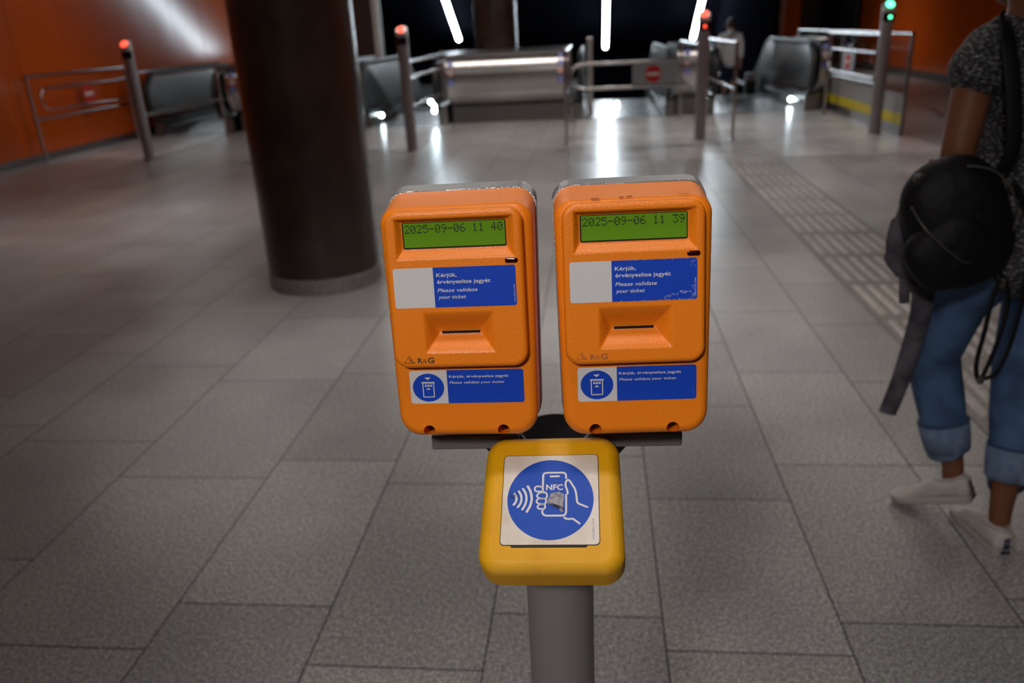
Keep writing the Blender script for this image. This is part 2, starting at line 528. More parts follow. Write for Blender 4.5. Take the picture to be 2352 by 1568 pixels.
# tactile guide strip: rows of long raised bars
tb = bmesh.new()
tl = tb.loops.layers.float_color.new('tint')
yy = 2.27 - 8 * 0.5915
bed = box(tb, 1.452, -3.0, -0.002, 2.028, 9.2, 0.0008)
bed_faces = set(f for v_ in bed for f in v_.link_faces)
row = 0
while yy < 9.0:
    for k in range(7):
        if k == 6 and row % 3: pass
        x = 1.512 + 0.076 * k
        vs = [(x - 0.022, yy + 0.045, 0), (x + 0.022, yy + 0.045, 0), (x + 0.022, yy + 0.545, 0), (x - 0.022, yy + 0.545, 0)]
        top = [(x - 0.014, yy + 0.053, 0.007), (x + 0.014, yy + 0.053, 0.007), (x + 0.014, yy + 0.537, 0.007), (x - 0.014, yy + 0.537, 0.007)]
        loft(tb, [[Vector(q) for q in vs], [Vector(q) for q in top]])
    yy += 0.5915; row += 1
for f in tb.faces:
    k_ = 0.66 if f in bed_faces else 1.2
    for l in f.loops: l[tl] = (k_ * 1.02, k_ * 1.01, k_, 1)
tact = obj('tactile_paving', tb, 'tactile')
tag(tact, 'grey tactile guide strip of long raised bars running across the floor', 'tactile paving')

# ------------------------------------------------------------------ walls, ceiling
def panel_wall(name, axis, pos, a0, a1, z0, z1, step, off, m, depth=0.05):
    bm = bmesh.new()
    a = a0
    sgn = 1 if depth > 0 else -1
    edges = [a0] + [off + step * k for k in range(-60, 60) if a0 + 0.02 < off + step * k < a1 - 0.02] + [a1]
    for e0, e1 in zip(edges, edges[1:]):
        if axis == 'x': vs = box(bm, min(pos, pos - depth), e0 + 0.004, z0, max(pos, pos - depth), e1 - 0.004, z1)
        else: vs = box(bm, e0 + 0.004, min(pos, pos + depth), z0, e1 - 0.004, max(pos, pos + depth), z1)
    if axis == 'x': box(bm, pos - depth * 0.4 - 0.005, a0, z0, pos - depth * 0.4 + 0.005, a1, z1)
    else: box(bm, a0, pos + depth * 0.4 - 0.005, z0, a1, pos + depth * 0.4 + 0.005, z1)
    return struct(name, bm, m)

CEIL = 3.3
panel_wall('wall_left', 'x', -7.98, -3.0, 18.4, 0.11, CEIL, 1.16, 14.5, 'orange_wall')
panel_wall('wall_right', 'x', 7.22, -3.0, 24.0, 0.16, CEIL, 1.16, 20.0, 'orange_wall', depth=-0.05)
struct('baseboard_left', bbox(-8.05, -3, 0.0, -7.965, 18.4, 0.11), 'steel_dark')
struct('baseboard_right', bbox(7.205, -3, 0.0, 7.29, 24.0, 0.16), 'steel_dark')
struct('wall_back', bbox(-8.2, 27.4, -7, 3.72, 27.6, CEIL), 'black')
struct('wall_shaft_left', bbox(-8.2, 18.42, -7, -8.05, 27.4, 6.0), 'black')
struct('wall_shaft_right', bbox(3.62, 17.6, -7, 3.72, 27.4, 6.0), 'black')
bm = bbox(3.75, 26.0, 0, 5.58, 26.15, CEIL)
struct('wall_far', bm, 'brown_wall')
struct('trim_1', bbox(5.58, 25.98, 0, 6.08, 26.15, CEIL), 'orange_wall')
struct('wall_rear', bbox(-8.2, -3.2, 0, 7.4, -3.0, CEIL), 'brown_wall')
d1 = struct('door_1', bbox(6.08, 26.02, 0, 7.7, 26.12, CEIL), 'green_black')
obj('door_frame', bbox(6.72, 25.99, 0, 6.80, 26.02, 2.4), 'black', d1)
obj('door_frame', bbox(6.08, 25.99, 2.4, 7.7, 26.02, 2.5), 'black', d1)
struct('wall_jamb', bbox(7.2, 24.02, 0, 7.75, 24.3, CEIL), 'black')
cb = bmesh.new()
box(cb, -8.2, -3.2, CEIL, 8.0, 15.6, CEIL + 0.1)
box(cb, 3.72, 15.6, CEIL, 8.0, 26.3, CEIL + 0.1)
struct('ceiling', cb, 'ceiling')
# the shaft's ceiling slopes down with the escalators
TY, TZ, TS = 25.4, 0.78, 0.543
struct('ceiling_shaft', prism_x([(15.6, CEIL), (15.6, 6.2), (27.6, 6.2), (27.6, TZ + (TY - 27.6) * TS + 0.8), (19.0, TZ + (TY - 19.0) * TS + 0.8), (17.2, TZ + (TY - 19.0) * TS + 0.8), (15.8, CEIL)], -8.2, 3.72), 'black')

# ------------------------------------------------------------------ luminaires
def tube_lamp(x, y_end, z_end, y_top, label):
    t = thing('tube_light', label, 'light', (x, y_end, z_end), group='tube lights over the escalator shaft')
    d = Vector((0, y_top - y_end, -(y_top - y_end) * TS))
    bm = bmesh.new()
    n = d.normalized(); L = d.length; r = 0.068
    pts, rr = [], []
    for k in range(7):
        a = math.pi / 2 * k / 6
        pts.append(n * (r - r * math.cos(a))); rr.append(max(r * math.sin(a), 0.002))
    for k in range(7):
        a = math.pi / 2 * (6 - k) / 6
        pts.append(n * (L - r + r * math.cos(a))); rr.append(max(r * math.sin(a), 0.002))
    tube(bm, pts, rr, 16)
    obj('lamp_tube', bm, 'tube_light', t, smooth=True)
    b2 = bmesh.new()
    up_ = Vector((0, TS, 1)).normalized()
    q = [n * 0.1 + up_ * 0.10, n * (L - 0.1) + up_ * 0.10]
    tube(b2, q, 0.03, 8)
    for f in (0.15, 0.5, 0.85):
        tube(b2, [n * L * f + up_ * 0.10, n * L * f + up_ * 0.30], 0.012, 8)
    obj('mounting_rail', b2, 'black', t)
    return t
tube_lamp(-4.02, 25.4, 1.20, 20.4, 'leftmost of the three long white tube lights sloping over the dark escalator shaft')
tube_lamp(0.37, 25.4, 0.78, 19.8, 'middle one of the three long white tube lights, hanging straight ahead over the shaft')
tube_lamp(2.93, 25.4, 0.93, 20.0, 'rightmost of the three long white tube lights, its end behind the red signal post')

def added_ceiling_lamp(x, y, L, wd, label, ang=0):
    t = thing('added_ceiling_light', label, 'light', (x, y, CEIL - 0.13), ang, group='unseen ceiling lights added over the hall')
    obj('diffuser', bbox(-wd / 2, -L / 2, 0.0, wd / 2, L / 2, 0.03, 0.008), 'added_hall_light', t)
    obj('housing', bbox(-wd / 2 - 0.02, -L / 2 - 0.02, 0.03, wd / 2 + 0.02, L / 2 + 0.02, 0.13), 'ceiling', t)
for (x, y, L, wd, ang, power, cone, label) in (  # unseen lamps added to brighten the hall and the validators
        (-0.1, 0.45, 1.2, 0.22, 90, 22, 88, 'added ceiling light right over the ticket stand'),
        (-0.7, -1.9, 1.6, 0.22, 90, 330, 45, 'unseen ceiling light added behind the camera, tilted towards the ticket stand'),
        (-1.2, 3.6, 1.6, 0.22, 90, 140, 64, 'added ceiling light left of the middle of the hall'),
        (0.9, 3.9, 1.6, 0.22, 90, 115, 72, 'added ceiling light right of the middle of the hall'),
        (-0.4, 7.2, 2.4, 0.22, 90, 115, 100, 'added ceiling light over the far half of the hall'),
        (-4.0, 6.8, 2.4, 0.22, 90, 140, 96, 'added ceiling light left of the large brown column'),
        (3.0, 7.4, 2.4, 0.22, 90, 90, 100, 'added ceiling light over the tactile strip'),
        (-1.3, 12.1, 4.4, 0.70, 90, 40, 110, 'added ceiling light before the long steel end cover'),
        (2.6, 12.1, 2.2, 0.40, 90, 60, 110, 'added ceiling light before the right escalator'),
        (-6.4, 11.8, 1.6, 0.22, 90, 50, 110, 'added ceiling light before the leftmost escalator'),
        (5.6, 9.0, 2.4, 0.22, 0, 60, 110, 'added ceiling light over the right side of the hall'),
        (5.4, 20.5, 2.4, 0.22, 0, 190, 130, 'added ceiling light in the far right passage')):
    added_ceiling_lamp(x, y, L, wd, label, R(ang))
    if power:
        ld = bpy.data.lights.new('added_spot', 'SPOT'); ld.energy = power; ld.color = (1.0, 0.94, 0.91)  # added spot that pools light below; the fixture has no louvre
        ld.spot_size = R(cone); ld.spot_blend = 1.0; ld.shadow_soft_size = 0.25
        lo = bpy.data.objects.new('added_spot', ld); C.objects.link(lo); lo.location = (x, y, CEIL - 0.16)
        if cone == 45:   # this one is tilted towards the stand
            lo.rotation_euler = (Vector((-0.05, 0.75, 1.2)) - lo.location).to_track_quat('-Z', 'Y').to_euler()



# ------------------------------------------------------------------ columns
def column(x, y, r, label, h=CEIL, group='round stone columns'):
    t = thing('stone_column', label, 'column', (x, y, 0), group=group)
    obj('shaft', lathe([(r, 0.10), (r, h)], 64), 'brown_stone', t, angle=40)
    obj('base_ring', lathe([(r + 0.004, 0.0), (r + 0.004, 0.098), (r - 0.01, 0.102)], 64), 'base_ring', t, angle=40)
    return t
column(-1.772, 4.921, 0.362, 'large dark brown round stone column standing left of the ticket stand')
column(-1.83, 16.0, 0.41, 'distant dark brown round column rising behind the steel end cover')
bm = bbox(-5.05, 15.3, 0, -3.99, 15.9, CEIL); box(bm, -5.05, 15.9, 0, -4.5, 18.0, CEIL)  # rear box, hidden from view, added to block tube reflections on the wall
wp = struct('wall_pier_with_blocker', bm, 'brown_wall')
obj('corner_trim', bbox(-3.99, 15.28, 0.0, -3.88, 15.36, CEIL, 0.01), 'corner_metal', wp)
column(4.15, 20.5, 0.30, 'distant brown column beside the orange wall strip at the far right')

# ------------------------------------------------------------------ signal posts
def signal_post(x, y, lamp, small, label):
    t = thing('signal_post', label, 'post', (x, y, 0), group='signal posts across the hall')
    r = 0.072
    bm = bmesh.new()
    seg = 32
    # pole whose top is cut slanting towards the hall
    V0 = [bm.verts.new((r * math.cos(2 * math.pi * k / seg), r * math.sin(2 * math.pi * k / seg), 0.012)) for k in range(seg)]
    V1 = [bm.verts.new((r * math.cos(2 * math.pi * k / seg), r * math.sin(2 * math.pi * k / seg), 1.535 + 0.55 * r * math.sin(2 * math.pi * k / seg))) for k in range(seg)]
    for k in range(seg): bm.faces.new((V0[k], V0[(k + 1) % seg], V1[(k + 1) % seg], V1[k]))
    bm.faces.new(V0[::-1]); bm.faces.new(V1)
    obj('pole', bm, 'post_steel', t, angle=40)
    bm = lathe([(0.092, 0.0), (0.092, 0.010), (0.088, 0.014), (r, 0.014)], 40)
    fo = obj('base_flange', bm, 'post_steel', t, angle=30)
    for a in (-120, -60, 60, 120):
        b2 = bmesh.new(); bmesh.ops.create_uvsphere(b2, u_segments=12, v_segments=8, radius=0.012, matrix=Matrix.Translation((0.078 * math.cos(R(a)), 0.078 * math.sin(R(a)), 0.014)))
        obj('dome_bolt', b2, 'tube_steel', fo, smooth=True)
    bm = bmesh.new()
    a0 = [R(180 + 20 + 140 * k / 16) for k in range(17)]
    b2 = lathe([(r + 0.001, 1.455), (r + 0.006, 1.460), (r + 0.006, 1.490), (r + 0.001, 1.495)], 32)
    obj('head_collar', b2, 'corner_metal', t, angle=40)
    lo = [(math.cos(a) * (r + 0.008), math.sin(a) * (r + 0.008)) for a in a0]; li = [(math.cos(a) * (r - 0.004), math.sin(a) * (r - 0.004)) for a in a0][::-1]
    plate(lo + li, 1.345, 1.440, bm)
    win = obj('reader_window', bm, 'black_gloss', t)
    # lamp: shallow dome lying on the slanted cut
    bm = bmesh.new()
    rings = []
    for k in range(6):
        a = R(90 * k / 5)
        rings.append([(0.046 * math.cos(a) * math.cos(2 * math.pi * j / 24), 0.046 * math.cos(a) * math.sin(2 * math.pi * j / 24), 0.018 * math.sin(a)) for j in range(24)] if k < 5 else [(0.002 * math.cos(2 * math.pi * j / 24), 0.002 * math.sin(2 * math.pi * j / 24), 0.018) for j in range(24)])
    tilt = Matrix.Translation((0, -0.016, 1.527)) @ Matrix.Rotation(R(58), 4, 'X') 
    tilt = Matrix.Translation((0, -r * 0.55, 1.535)) @ Matrix.Rotation(R(48), 4, 'X')
    loft(bm, [[tilt @ Vector(p) for p in r_] for r_ in rings])
    obj('signal_lamp', bm, lamp, t, smooth=True)
    if small:
        bm = bmesh.new(); bmesh.ops.create_uvsphere(bm, u_segments=16, v_segments=10, radius=0.017, matrix=Matrix.Translation((0.004, -r - 0.006, 1.39)))
        obj('small_lamp', bm, small, win, smooth=True)
    return t
signal_post(-6.24, 10.84, 'red_lamp', None, 'signal post with a red lamp near the orange wall at the left')
signal_post(-2.46, 10.84, 'red_lamp', None, 'signal post with a red lamp just right of the large brown column')
signal_post(1.38, 10.84, 'red_lamp', 'red_lamp', 'signal post with two red lamps beside the closed no-entry gate')
signal_post(3.58, 10.84, 'green_lamp', 'green_lamp', 'signal post with green lamps at the right before the yellow striped barrier')

# ------------------------------------------------------------------ railings
def post_bm(x, y, h, r=0.021):
    bm = lathe([(0.045, 0.0), (0.045, 0.008), (0.026, 0.014), (r, 0.014), (r, h - 0.004), (r - 0.006, h)], 20, (x, y))
    return bm
def railing(label, x, y0, y1, posts, rails=((1.17, None), (0.60, None)), name='railing'):
    t = thing(name, label, 'railing', (x, y0, 0), group='steel tube railings')
    for (py, h) in posts:
        obj('upright', post_bm(0, py - y0, h), 'tube_steel', t, angle=40)
    for z, end in rails:
        bm = bmesh.new(); tube(bm, [(0, 0, z), (0, (end or y1) - y0, z)], 0.020, 16)
        obj('rail', bm, 'tube_steel', t, angle=40)
    return t
railing('steel railing running back from the signal post near the orange wall', -6.24, 10.93, 13.55, [(13.4, 1.18)])
railing('steel railing running back from the signal post beside the large brown column', -2.46, 10.93, 15.3, [(13.55, 1.20)], rails=((1.13, None), (0.93, 13.3), (0.55, 13.5)))
railing('steel railing with a free front post left of the closed no-entry gate', -0.36, 10.86, 13.6, [(10.86, 1.21), (13.5, 1.18)])
railing('steel railing running back from the signal post with two red lamps', 1.38, 10.93, 13.5, [(13.4, 1.2)])
railing('steel railing with a free front post right of the signal post with two red lamps', 1.79, 10.78, 13.5, [(10.78, 1.22), (13.4, 1.2)], rails=((1.18, None), (0.62, None)))
railing('steel railing running back from the signal post with green lamps', 3.58, 10.93, 13.3, [(13.24, 1.2)], rails=((1.185, None), (0.60, None)))

def no_entry(parent, T, r, mat_='sign_white'):
    """round red sign with a white bar, facing -y in local space then placed by T"""
    bm = plate(disc_pts(0, 0, r, 32), 0, 0.004)
    bmesh.ops.transform(bm, matrix=T, verts=bm.verts)
    s = obj('no_entry_sign', bm, 'sign_red', parent)
    bm = plate([(-r * 0.80, -r * 0.17), (r * 0.80, -r * 0.17), (r * 0.80, r * 0.17), (-r * 0.80, r * 0.17)], 0.004, 0.006)
    bmesh.ops.transform(bm, matrix=T, verts=bm.verts)
    obj('white_bar', bm, 'sign_white', s)
FACE = Matrix.Rotation(R(90), 4, 'X')

# closed gate between the free post and the third signal post
t = thing('swing_gate', 'closed steel swing gate carrying a red no-entry sign on a grey panel', 'gate', (1.30, 10.86, 0), group='swing gates')
bm = bmesh.new()
for z in (1.005, 0.70):
    tube(bm, [(0.02, 0, z), (-1.42, 0, z)], 0.018, 16)
tube(bm, catmull([(-1.42, 0, 1.005), (-1.54, 0, 0.97), (-1.59, 0, 0.852), (-1.54, 0, 0.735), (-1.42, 0, 0.70)], 6), 0.018, 16)
obj('gate_frame', bm, 'tube_steel', t, angle=50)
obj('sign_panel', bbox(-0.80, -0.004, 0.72, -0.22, 0.004, 0.985), 'sign_panel', t)
no_entry(t, Matrix.Translation((-0.535, -0.005, 0.852)) @ FACE, 0.105)

# gate swung open against the left wall, with its outer frame
t = thing('swing_gate', 'open steel gate with a round no-entry sign standing along the orange left wall', 'gate', (-7.84, 10.9, 0), group='swing gates')
for y in (0, 2.5):
    obj('upright', post_bm(0, y, 1.20), 'tube_steel', t, angle=40)
for z in (1.18, 0.60):
    bm = bmesh.new(); tube(bm, [(0, 0, z), (0, 2.5, z)], 0.020, 16); obj('rail', bm, 'tube_steel', t, angle=40)
bm = bmesh.new()
tube(bm, catmull([(0, 2.5, 1.0), (0, 0.5, 1.0)], 1) + catmull([(0, 0.42, 1.0), (0, 0.28, 0.96), (0, 0.22, 0.85), (0, 0.28, 0.73), (0, 0.42, 0.70)], 6) + [Vector((0, 0.5, 0.70)), Vector((0, 2.5, 0.70))], 0.014, 12)
obj('gate_frame', bm, 'tube_steel', t, angle=50)
no_entry(t, Matrix.Translation((0.02, 1.35, 0.85)) @ Matrix.Rotation(R(90), 4, 'Z') @ FACE, 0.135)

# gate beside the green post, swung back
t = thing('swing_gate', 'open steel gate with a small no-entry sign beside the green signal post', 'gate', (3.50, 10.86, 0), group='swing gates')
bm = bmesh.new()
tube(bm, [Vector((0, 0.0, 0.98)), Vector((0, 1.75, 0.98))] + catmull([(0, 1.85, 0.98), (0, 2.02, 0.94), (0, 2.08, 0.83), (0, 2.02, 0.72), (0, 1.85, 0.68)], 6) + [Vector((0, 1.75, 0.68)), Vector((0, 0, 0.68))], 0.017, 12)
obj('gate_frame', bm, 'tube_steel', t, angle=50)
obj('sign_panel', bbox(-0.003, 0.85, 0.70, 0.003, 1.4, 0.965), 'sign_panel', t)
no_entry(t, Matrix.Translation((-0.005, 1.12, 0.83)) @ Matrix.Rotation(R(-90), 4, 'Z') @ FACE, 0.10)

# panel barrier with a yellow stripe
t = thing('panel_barrier', 'glazed barrier with a yellow stripe along its foot behind the green signal post', 'barrier', (3.80, 10.55, 0))
Lb = 5.6
for y in (0, 2.8, 5.6):
    obj('upright', bbox(-0.02, y - 0.02, 0, 0.02, y + 0.02, 1.18, 0.004), 'steel_dark', t)
bm = bmesh.new(); tube(bm, [(0, -0.02, 1.19), (0, Lb, 1.19)], 0.024, 16); obj('handrail', bm, 'tube_steel', t, angle=50)
obj('glass_pane', bbox(-0.004, 0.02, 0.50, 0.004, Lb - 0.02, 1.13), 'glass', t)
pn = obj('lower_panel', bbox(-0.012, 0.02, 0.0, 0.012, Lb - 0.02, 0.50), 'grey_panel', t)
obj('yellow_stripe', bbox(-0.015, 0.02, 0.13, 0.015, Lb - 0.02, 0.26), 'yellow_stripe', pn)
obj('kick_plate', bbox(-0.02, 0.0, 0.0, 0.02, Lb, 0.12), 'steel_dark', t)

bm = bmesh.new(); box(bm, -0.03, -0.55, 0.001, 0.03, 0.55, 0.022); bmesh.ops.transform(bm, matrix=Matrix.Rotation(R(-13), 4, 'Z'), verts=bm.verts)
t = thing('floor_strip', 'short metal strip lying on the floor right of the glazed barrier', 'metal strip', (5.10, 12.8, 0)); obj('strip', bm, 'steel', t)

# slim bollard left of the open floor by the middle escalator
t = thing('slim_bollard', 'slim square steel bollard at the left of the middle escalator opening', 'bollard', (-0.055, 14.55, 0))
obj('shaft', bbox(-0.05, -0.05, 0.01, 0.05, 0.05, 1.27, 0.01), 'steel', t)
obj('foot', bbox(-0.07, -0.07, 0, 0.07, 0.07, 0.02, 0.004), 'steel_dark', t)

# ------------------------------------------------------------------ escalators
SL = math.tan(R(30))
def arc(cy, cz, r, a0, a1, n=14, rz=None):
    rz = rz or r
    return [(cy + r * math.cos(R(a0 + (a1 - a0) * k / n)), cz + rz * math.sin(R(a0 + (a1 - a0) * k / n))) for k in range(n + 1)]
def escalator(x0, x1, yf, label, glow=None):
    t = thing('escalator', label, 'escalator', ((x0 + x1) / 2, yf, 0), group='escalators going down')
    w2 = (x1 - x0) / 2
    Y1 = 17.0 - yf; Y2 = 23.6 - yf
    for s in (-1, 1):
        xi = s * w2
        xo = xi + s * 0.07
        top = [(Y2, 1.0 - (Y2 - Y1) * SL), (Y1, 1.0)]
        front = arc(0.38, 0.64, 0.36, 90, 230, 16)
        poly = top + front + [(Y1, 0.30), (Y2, 0.30 - (Y2 - Y1) * SL)]
        bal = obj('balustrade', prism_x(poly, min(xi, xo), max(xi, xo)), 'steel', t)
        # handrail
        path = [(xi + s * 0.035, y, z) for y, z in [(Y2, 1.05 - (Y2 - Y1) * SL), (Y1 + 0.15, 1.05 - 0.15 * SL), (Y1 - 0.15, 1.05)] + arc(0.38, 0.64, 0.41, 90, 240, 20) + [(0.45, 0.26)]]
        bm = bmesh.new(); tube(bm, path, 0.042, 12, flat=0.62, normal=(1, 0, 0)) if False else tube(bm, path, 0.038, 12)
        obj('handrail', bm, 'rubber', t, angle=60)
        # skirt and deck
        xs = xi + s * 0.16
        poly = [(0.25, 0.0), (0.25, 0.26), (0.32, 0.30), (Y1, 0.30), (Y2, 0.30 - (Y2 - Y1) * SL), (Y2, -0.4 - (Y2 - Y1) * SL), (Y1, -0.4), (2.45, -0.4), (2.45, 0.0)]
        obj('skirt', prism_x(poly, min(xi, xs), max(xi, xs)), 'steel_dark', t)
        poly = [(0.5, 0.10), (0.5, 0.155), (Y1, 0.155), (Y1, 0.10)]
        xj = xi - s * 0.03
        obj('skirt_brush', prism_x(poly, min(xi, xj), max(xi, xj)), 'steel', t)
        bm = bmesh.new(); tube(bm, [(xi - s * 0.001, 0.62, 0.33), (xi - s * 0.035, 0.62, 0.33)], 0.03, 16)
        obj('skirt_reflector', bm, 'black_gloss', t)
    # comb plate and steps
    obj('landing_plate', bbox(-w2 + 0.035, 0.35, 0.001, w2 - 0.035, WY - yf + 0.02, 0.008), 'steel', t)
    n = 0; y = WY - yf
    while y < Y2 - 0.3:
        k = max(0, n - 2)
        z = -0.2 * k
        bm = bmesh.new()
        box(bm, -w2 + 0.03, y, z - 0.25, w2 - 0.03, y + 0.395, z - 0.012)
        m_ = 34
        for j in range(m_):
            xx = -w2 + 0.04 + (2 * w2 - 0.08) * j / (m_ - 1)
            box(bm, xx - 0.006, y, z - 0.012, xx + 0.006, y + 0.39, z)
        st = obj('step', bm, 'step', t)
        y += 0.4; n += 1
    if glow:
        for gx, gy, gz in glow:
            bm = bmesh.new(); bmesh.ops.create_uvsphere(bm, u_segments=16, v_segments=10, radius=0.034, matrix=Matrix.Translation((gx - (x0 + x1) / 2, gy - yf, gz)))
            obj('comb_light_and_glint', bm, 'lamp_and_glint_spot', t, smooth=True)
    return t
escalator(-7.55, -6.42, 13.5, 'leftmost escalator opening beside the orange wall')
escalator(-3.80, -2.62, 13.5, 'escalator opening right of the large brown column, with bright reflections', glow=[(-3.77, 14.4, 0.14), (-2.75, 13.85, 0.38), (-2.72, 13.95, 0.22), (-2.70, 13.9, 0.30)])  # last three glowing balls imitate the tube lights' reflection on the steel
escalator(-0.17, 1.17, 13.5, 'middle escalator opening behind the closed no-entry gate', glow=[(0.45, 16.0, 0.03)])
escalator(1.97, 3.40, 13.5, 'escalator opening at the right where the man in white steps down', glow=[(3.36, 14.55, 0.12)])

# ------------------------------------------------------------------ steel end covers between the escalators
def sticker(parent, x, z, kind, r=0.05):
    # profile depth at height z
    T = Matrix.Translation((x, prof_y(z) - 0.004, z)) @ Matrix.Rotation(R(90 - prof_tilt(z)), 4, 'X')
    bm = plate(disc_pts(0, 0, r, 24), 0, 0.003); bmesh.ops.transform(bm, matrix=T, verts=bm.verts)
    s = obj('round_sticker', bm, 'sign_blue' if kind == 'b' else 'sign_red', parent)
    bm = bmesh.new()
    if kind == 'b':
        plate(rrect(-0.012, 0.012, -0.03, 0.012, 0.006, 3), 0.003, 0.004, bm); plate(disc_pts(0, 0.024, 0.009, 12), 0.003, 0.004, bm)
    else:
        plate(disc_pts(0, 0, r * 0.78, 24), 0.003, 0.004, bm)
    bmesh.ops.transform(bm, matrix=T, verts=bm.verts)
    s2 = obj('pictogram', bm, 'sign_white', s)
    if kind == 'r':
        bm = plate(rrect(-0.014, 0.014, -0.026, 0.02, 0.006, 3), 0.004, 0.005, None); bmesh.ops.transform(bm, matrix=T, verts=bm.verts)
        s3 = obj('pictogram', bm, 'dark', s)
PROF = [(0.42, 0.28), (0.22, 0.33), (0.08, 0.46), (0.015, 0.62), (0.0, 0.76), (0.015, 0.90), (0.07, 1.01), (0.16, 1.075), (0.30, 1.10)]
def prof_y(z):
    for (y0, z0), (y1, z1) in zip(PROF, PROF[1:]):
        if z0 <= z <= z1: return y0 + (y1 - y0) * (z - z0) / (z1 - z0)
    return PROF[-1][0]
def prof_tilt(z):
    e = 0.05
    return math.degrees(math.atan2(prof_y(min(z + e, 1.07)) - prof_y(z - e), 2 * e))
def end_cover(x0, x1, yf, label, stick, base=None):
    t = thing('escalator_end_cover', label, 'steel cover', (0, yf, 0), group='curved steel end covers')
    sm = [(p.y, p.z) for p in catmull([(0, y, z) for y, z in PROF], 5)]
    obj('curved_panel', prism_x(sm + [(1.9, 1.10), (1.9, 0.28)], x0, x1), 'steel', t, angle=40)
    obj('plinth', prism_x([(0.32, 0), (0.32, 0.275), (1.9, 0.275), (1.9, 0)], x0 + 0.03, x1 - 0.03), 'steel_dark', t)
    obj('recess', prism_x([(0.40, 0.27), (0.40, 0.30), (1.8, 0.30), (1.8, 0.27)], x0 + 0.05, x1 - 0.05), 'rubber', t)
    if x1 - x0 > 1.5:
        obj('top_trim', prism_x([(0.15, 1.07), (0.13, 1.085), (0.17, 1.125), (1.9, 1.135), (1.9, 1.10), (0.30, 1.10)], x0, x1), 'steel_dark', t)
        bm = bmesh.new()
        tube(bm, [(x0 + 0.05, 0.012, 0.83), (x1 - 0.05, 0.012, 0.83)], 0.012, 8)
        obj('seam_rail', bm, 'steel_dark', t)
    for x, z, k in stick: sticker(t, x, z, k)
    return t
end_cover(-2.43, -0.42, 13.62, 'long curved stainless steel end cover in the middle, below the distant brown column',
          [(-2.34, 0.98, 'b'), (-2.34, 0.84, 'r'), (-2.34, 0.69, 'b'), (-0.53, 1.03, 'b'), (-0.53, 0.93, 'b'), (-0.53, 0.81, 'r'), (-0.53, 0.67, 'b')])
end_cover(-6.22, -3.98, 13.62, 'curved steel end cover with a bright top edge, half hidden behind the near brown column', [(-6.1, 0.97, 'b'), (-6.1, 0.85, 'r'), (-6.1, 0.73, 'b')])
end_cover(1.345, 1.80, 13.62, 'narrow curved steel end cover behind the signal post with two red lamps', [(1.50, 0.99, 'b'), (1.50, 0.85, 'r'), (1.50, 0.70, 'b')])
end_cover(3.57, 3.73, 13.62, 'narrow curved steel end cover behind the green signal post gate', [(3.64, 0.98, 'b'), (3.64, 0.84, 'r'), (3.64, 0.70, 'b')])

# ------------------------------------------------------------------ the ticket stand in front
def pose(o, yaw, lean, roll):
    yaw, lean, roll = R(yaw), R(lean), R(roll)
    u = Vector((math.cos(yaw), math.sin(yaw), 0)); nf = Vector((math.sin(yaw), -math.cos(yaw), 0)); z = Vector((0, 0, 1))
    v = z * math.cos(lean) + nf * math.sin(lean); n = nf * math.cos(lean) - z * math.sin(lean)
    u3 = u * math.cos(roll) + v * math.sin(roll); v3 = -u * math.sin(roll) + v * math.cos(roll)
    return Matrix(((u3.x, v3.x, n.x, o[0]), (u3.y, v3.y, n.y, o[1]), (u3.z, v3.z, n.z, o[2]), (0, 0, 0, 1)))

def resample(pts, n):
    P = [Vector((x, y)) for x, y in pts]; m = len(P)
    seg = [(P[(i + 1) % m] - P[i]).length for i in range(m)]; T = sum(seg)
    out = []; i = 0; acc = 0
    for k in range(n):
        d = T * k / n
        while acc + seg[i] < d: acc += seg[i]; i += 1
        q = P[i].lerp(P[(i + 1) % m], (d - acc) / (seg[i] or 1)); out.append((q.x, q.y))
    return out

def smooth01(t):
    t = min(max(t, 0), 1); return t * t * (3 - 2 * t)
def soft(t, k=0.35):
    """ramp with only its ends softened"""
    t = min(max(t, 0), 1); return (1 - k) * t + k * smooth01(t)

def front_height(u, v):
    a = min((u + 0.0505) / 0.0050, (0.0548 - u) / 0.0068, (v - 0.0432) / 0.0078, (0.0788 - v) / 0.0030)
    b = min((u + 0.0305) / 0.0120, (0.0335 - u) / 0.0140, (-0.0045 - v) / 0.0195, (v + 0.0425) / 0.0172)
    return -0.0066 * soft(a) - 0.0125 * soft(b, 0.6)

DOTS = {'0': ['01110', '10001', '10011', '10101', '11001', '10001', '01110'], '1': ['00100', '01100', '00100', '00100', '00100', '00100', '01110'],
        '2': ['01110', '10001', '00001', '00010', '00100', '01000', '11111'], '3': ['11111', '00010', '00100', '00010', '00001', '10001', '01110'],
        '4': ['00010', '00110', '01010', '10010', '11111', '00010', '00010'], '5': ['11111', '10000', '11110', '00001', '00001', '10001', '01110'],
        '6': ['00110', '01000', '10000', '11110', '10001', '10001', '01110'], '9': ['01110', '10001', '10001', '01111', '00001', '00010', '01100'],
        '-': ['00000', '00000', '00000', '11111', '00000', '00000', '00000'], ' ': ['00000'] * 7}

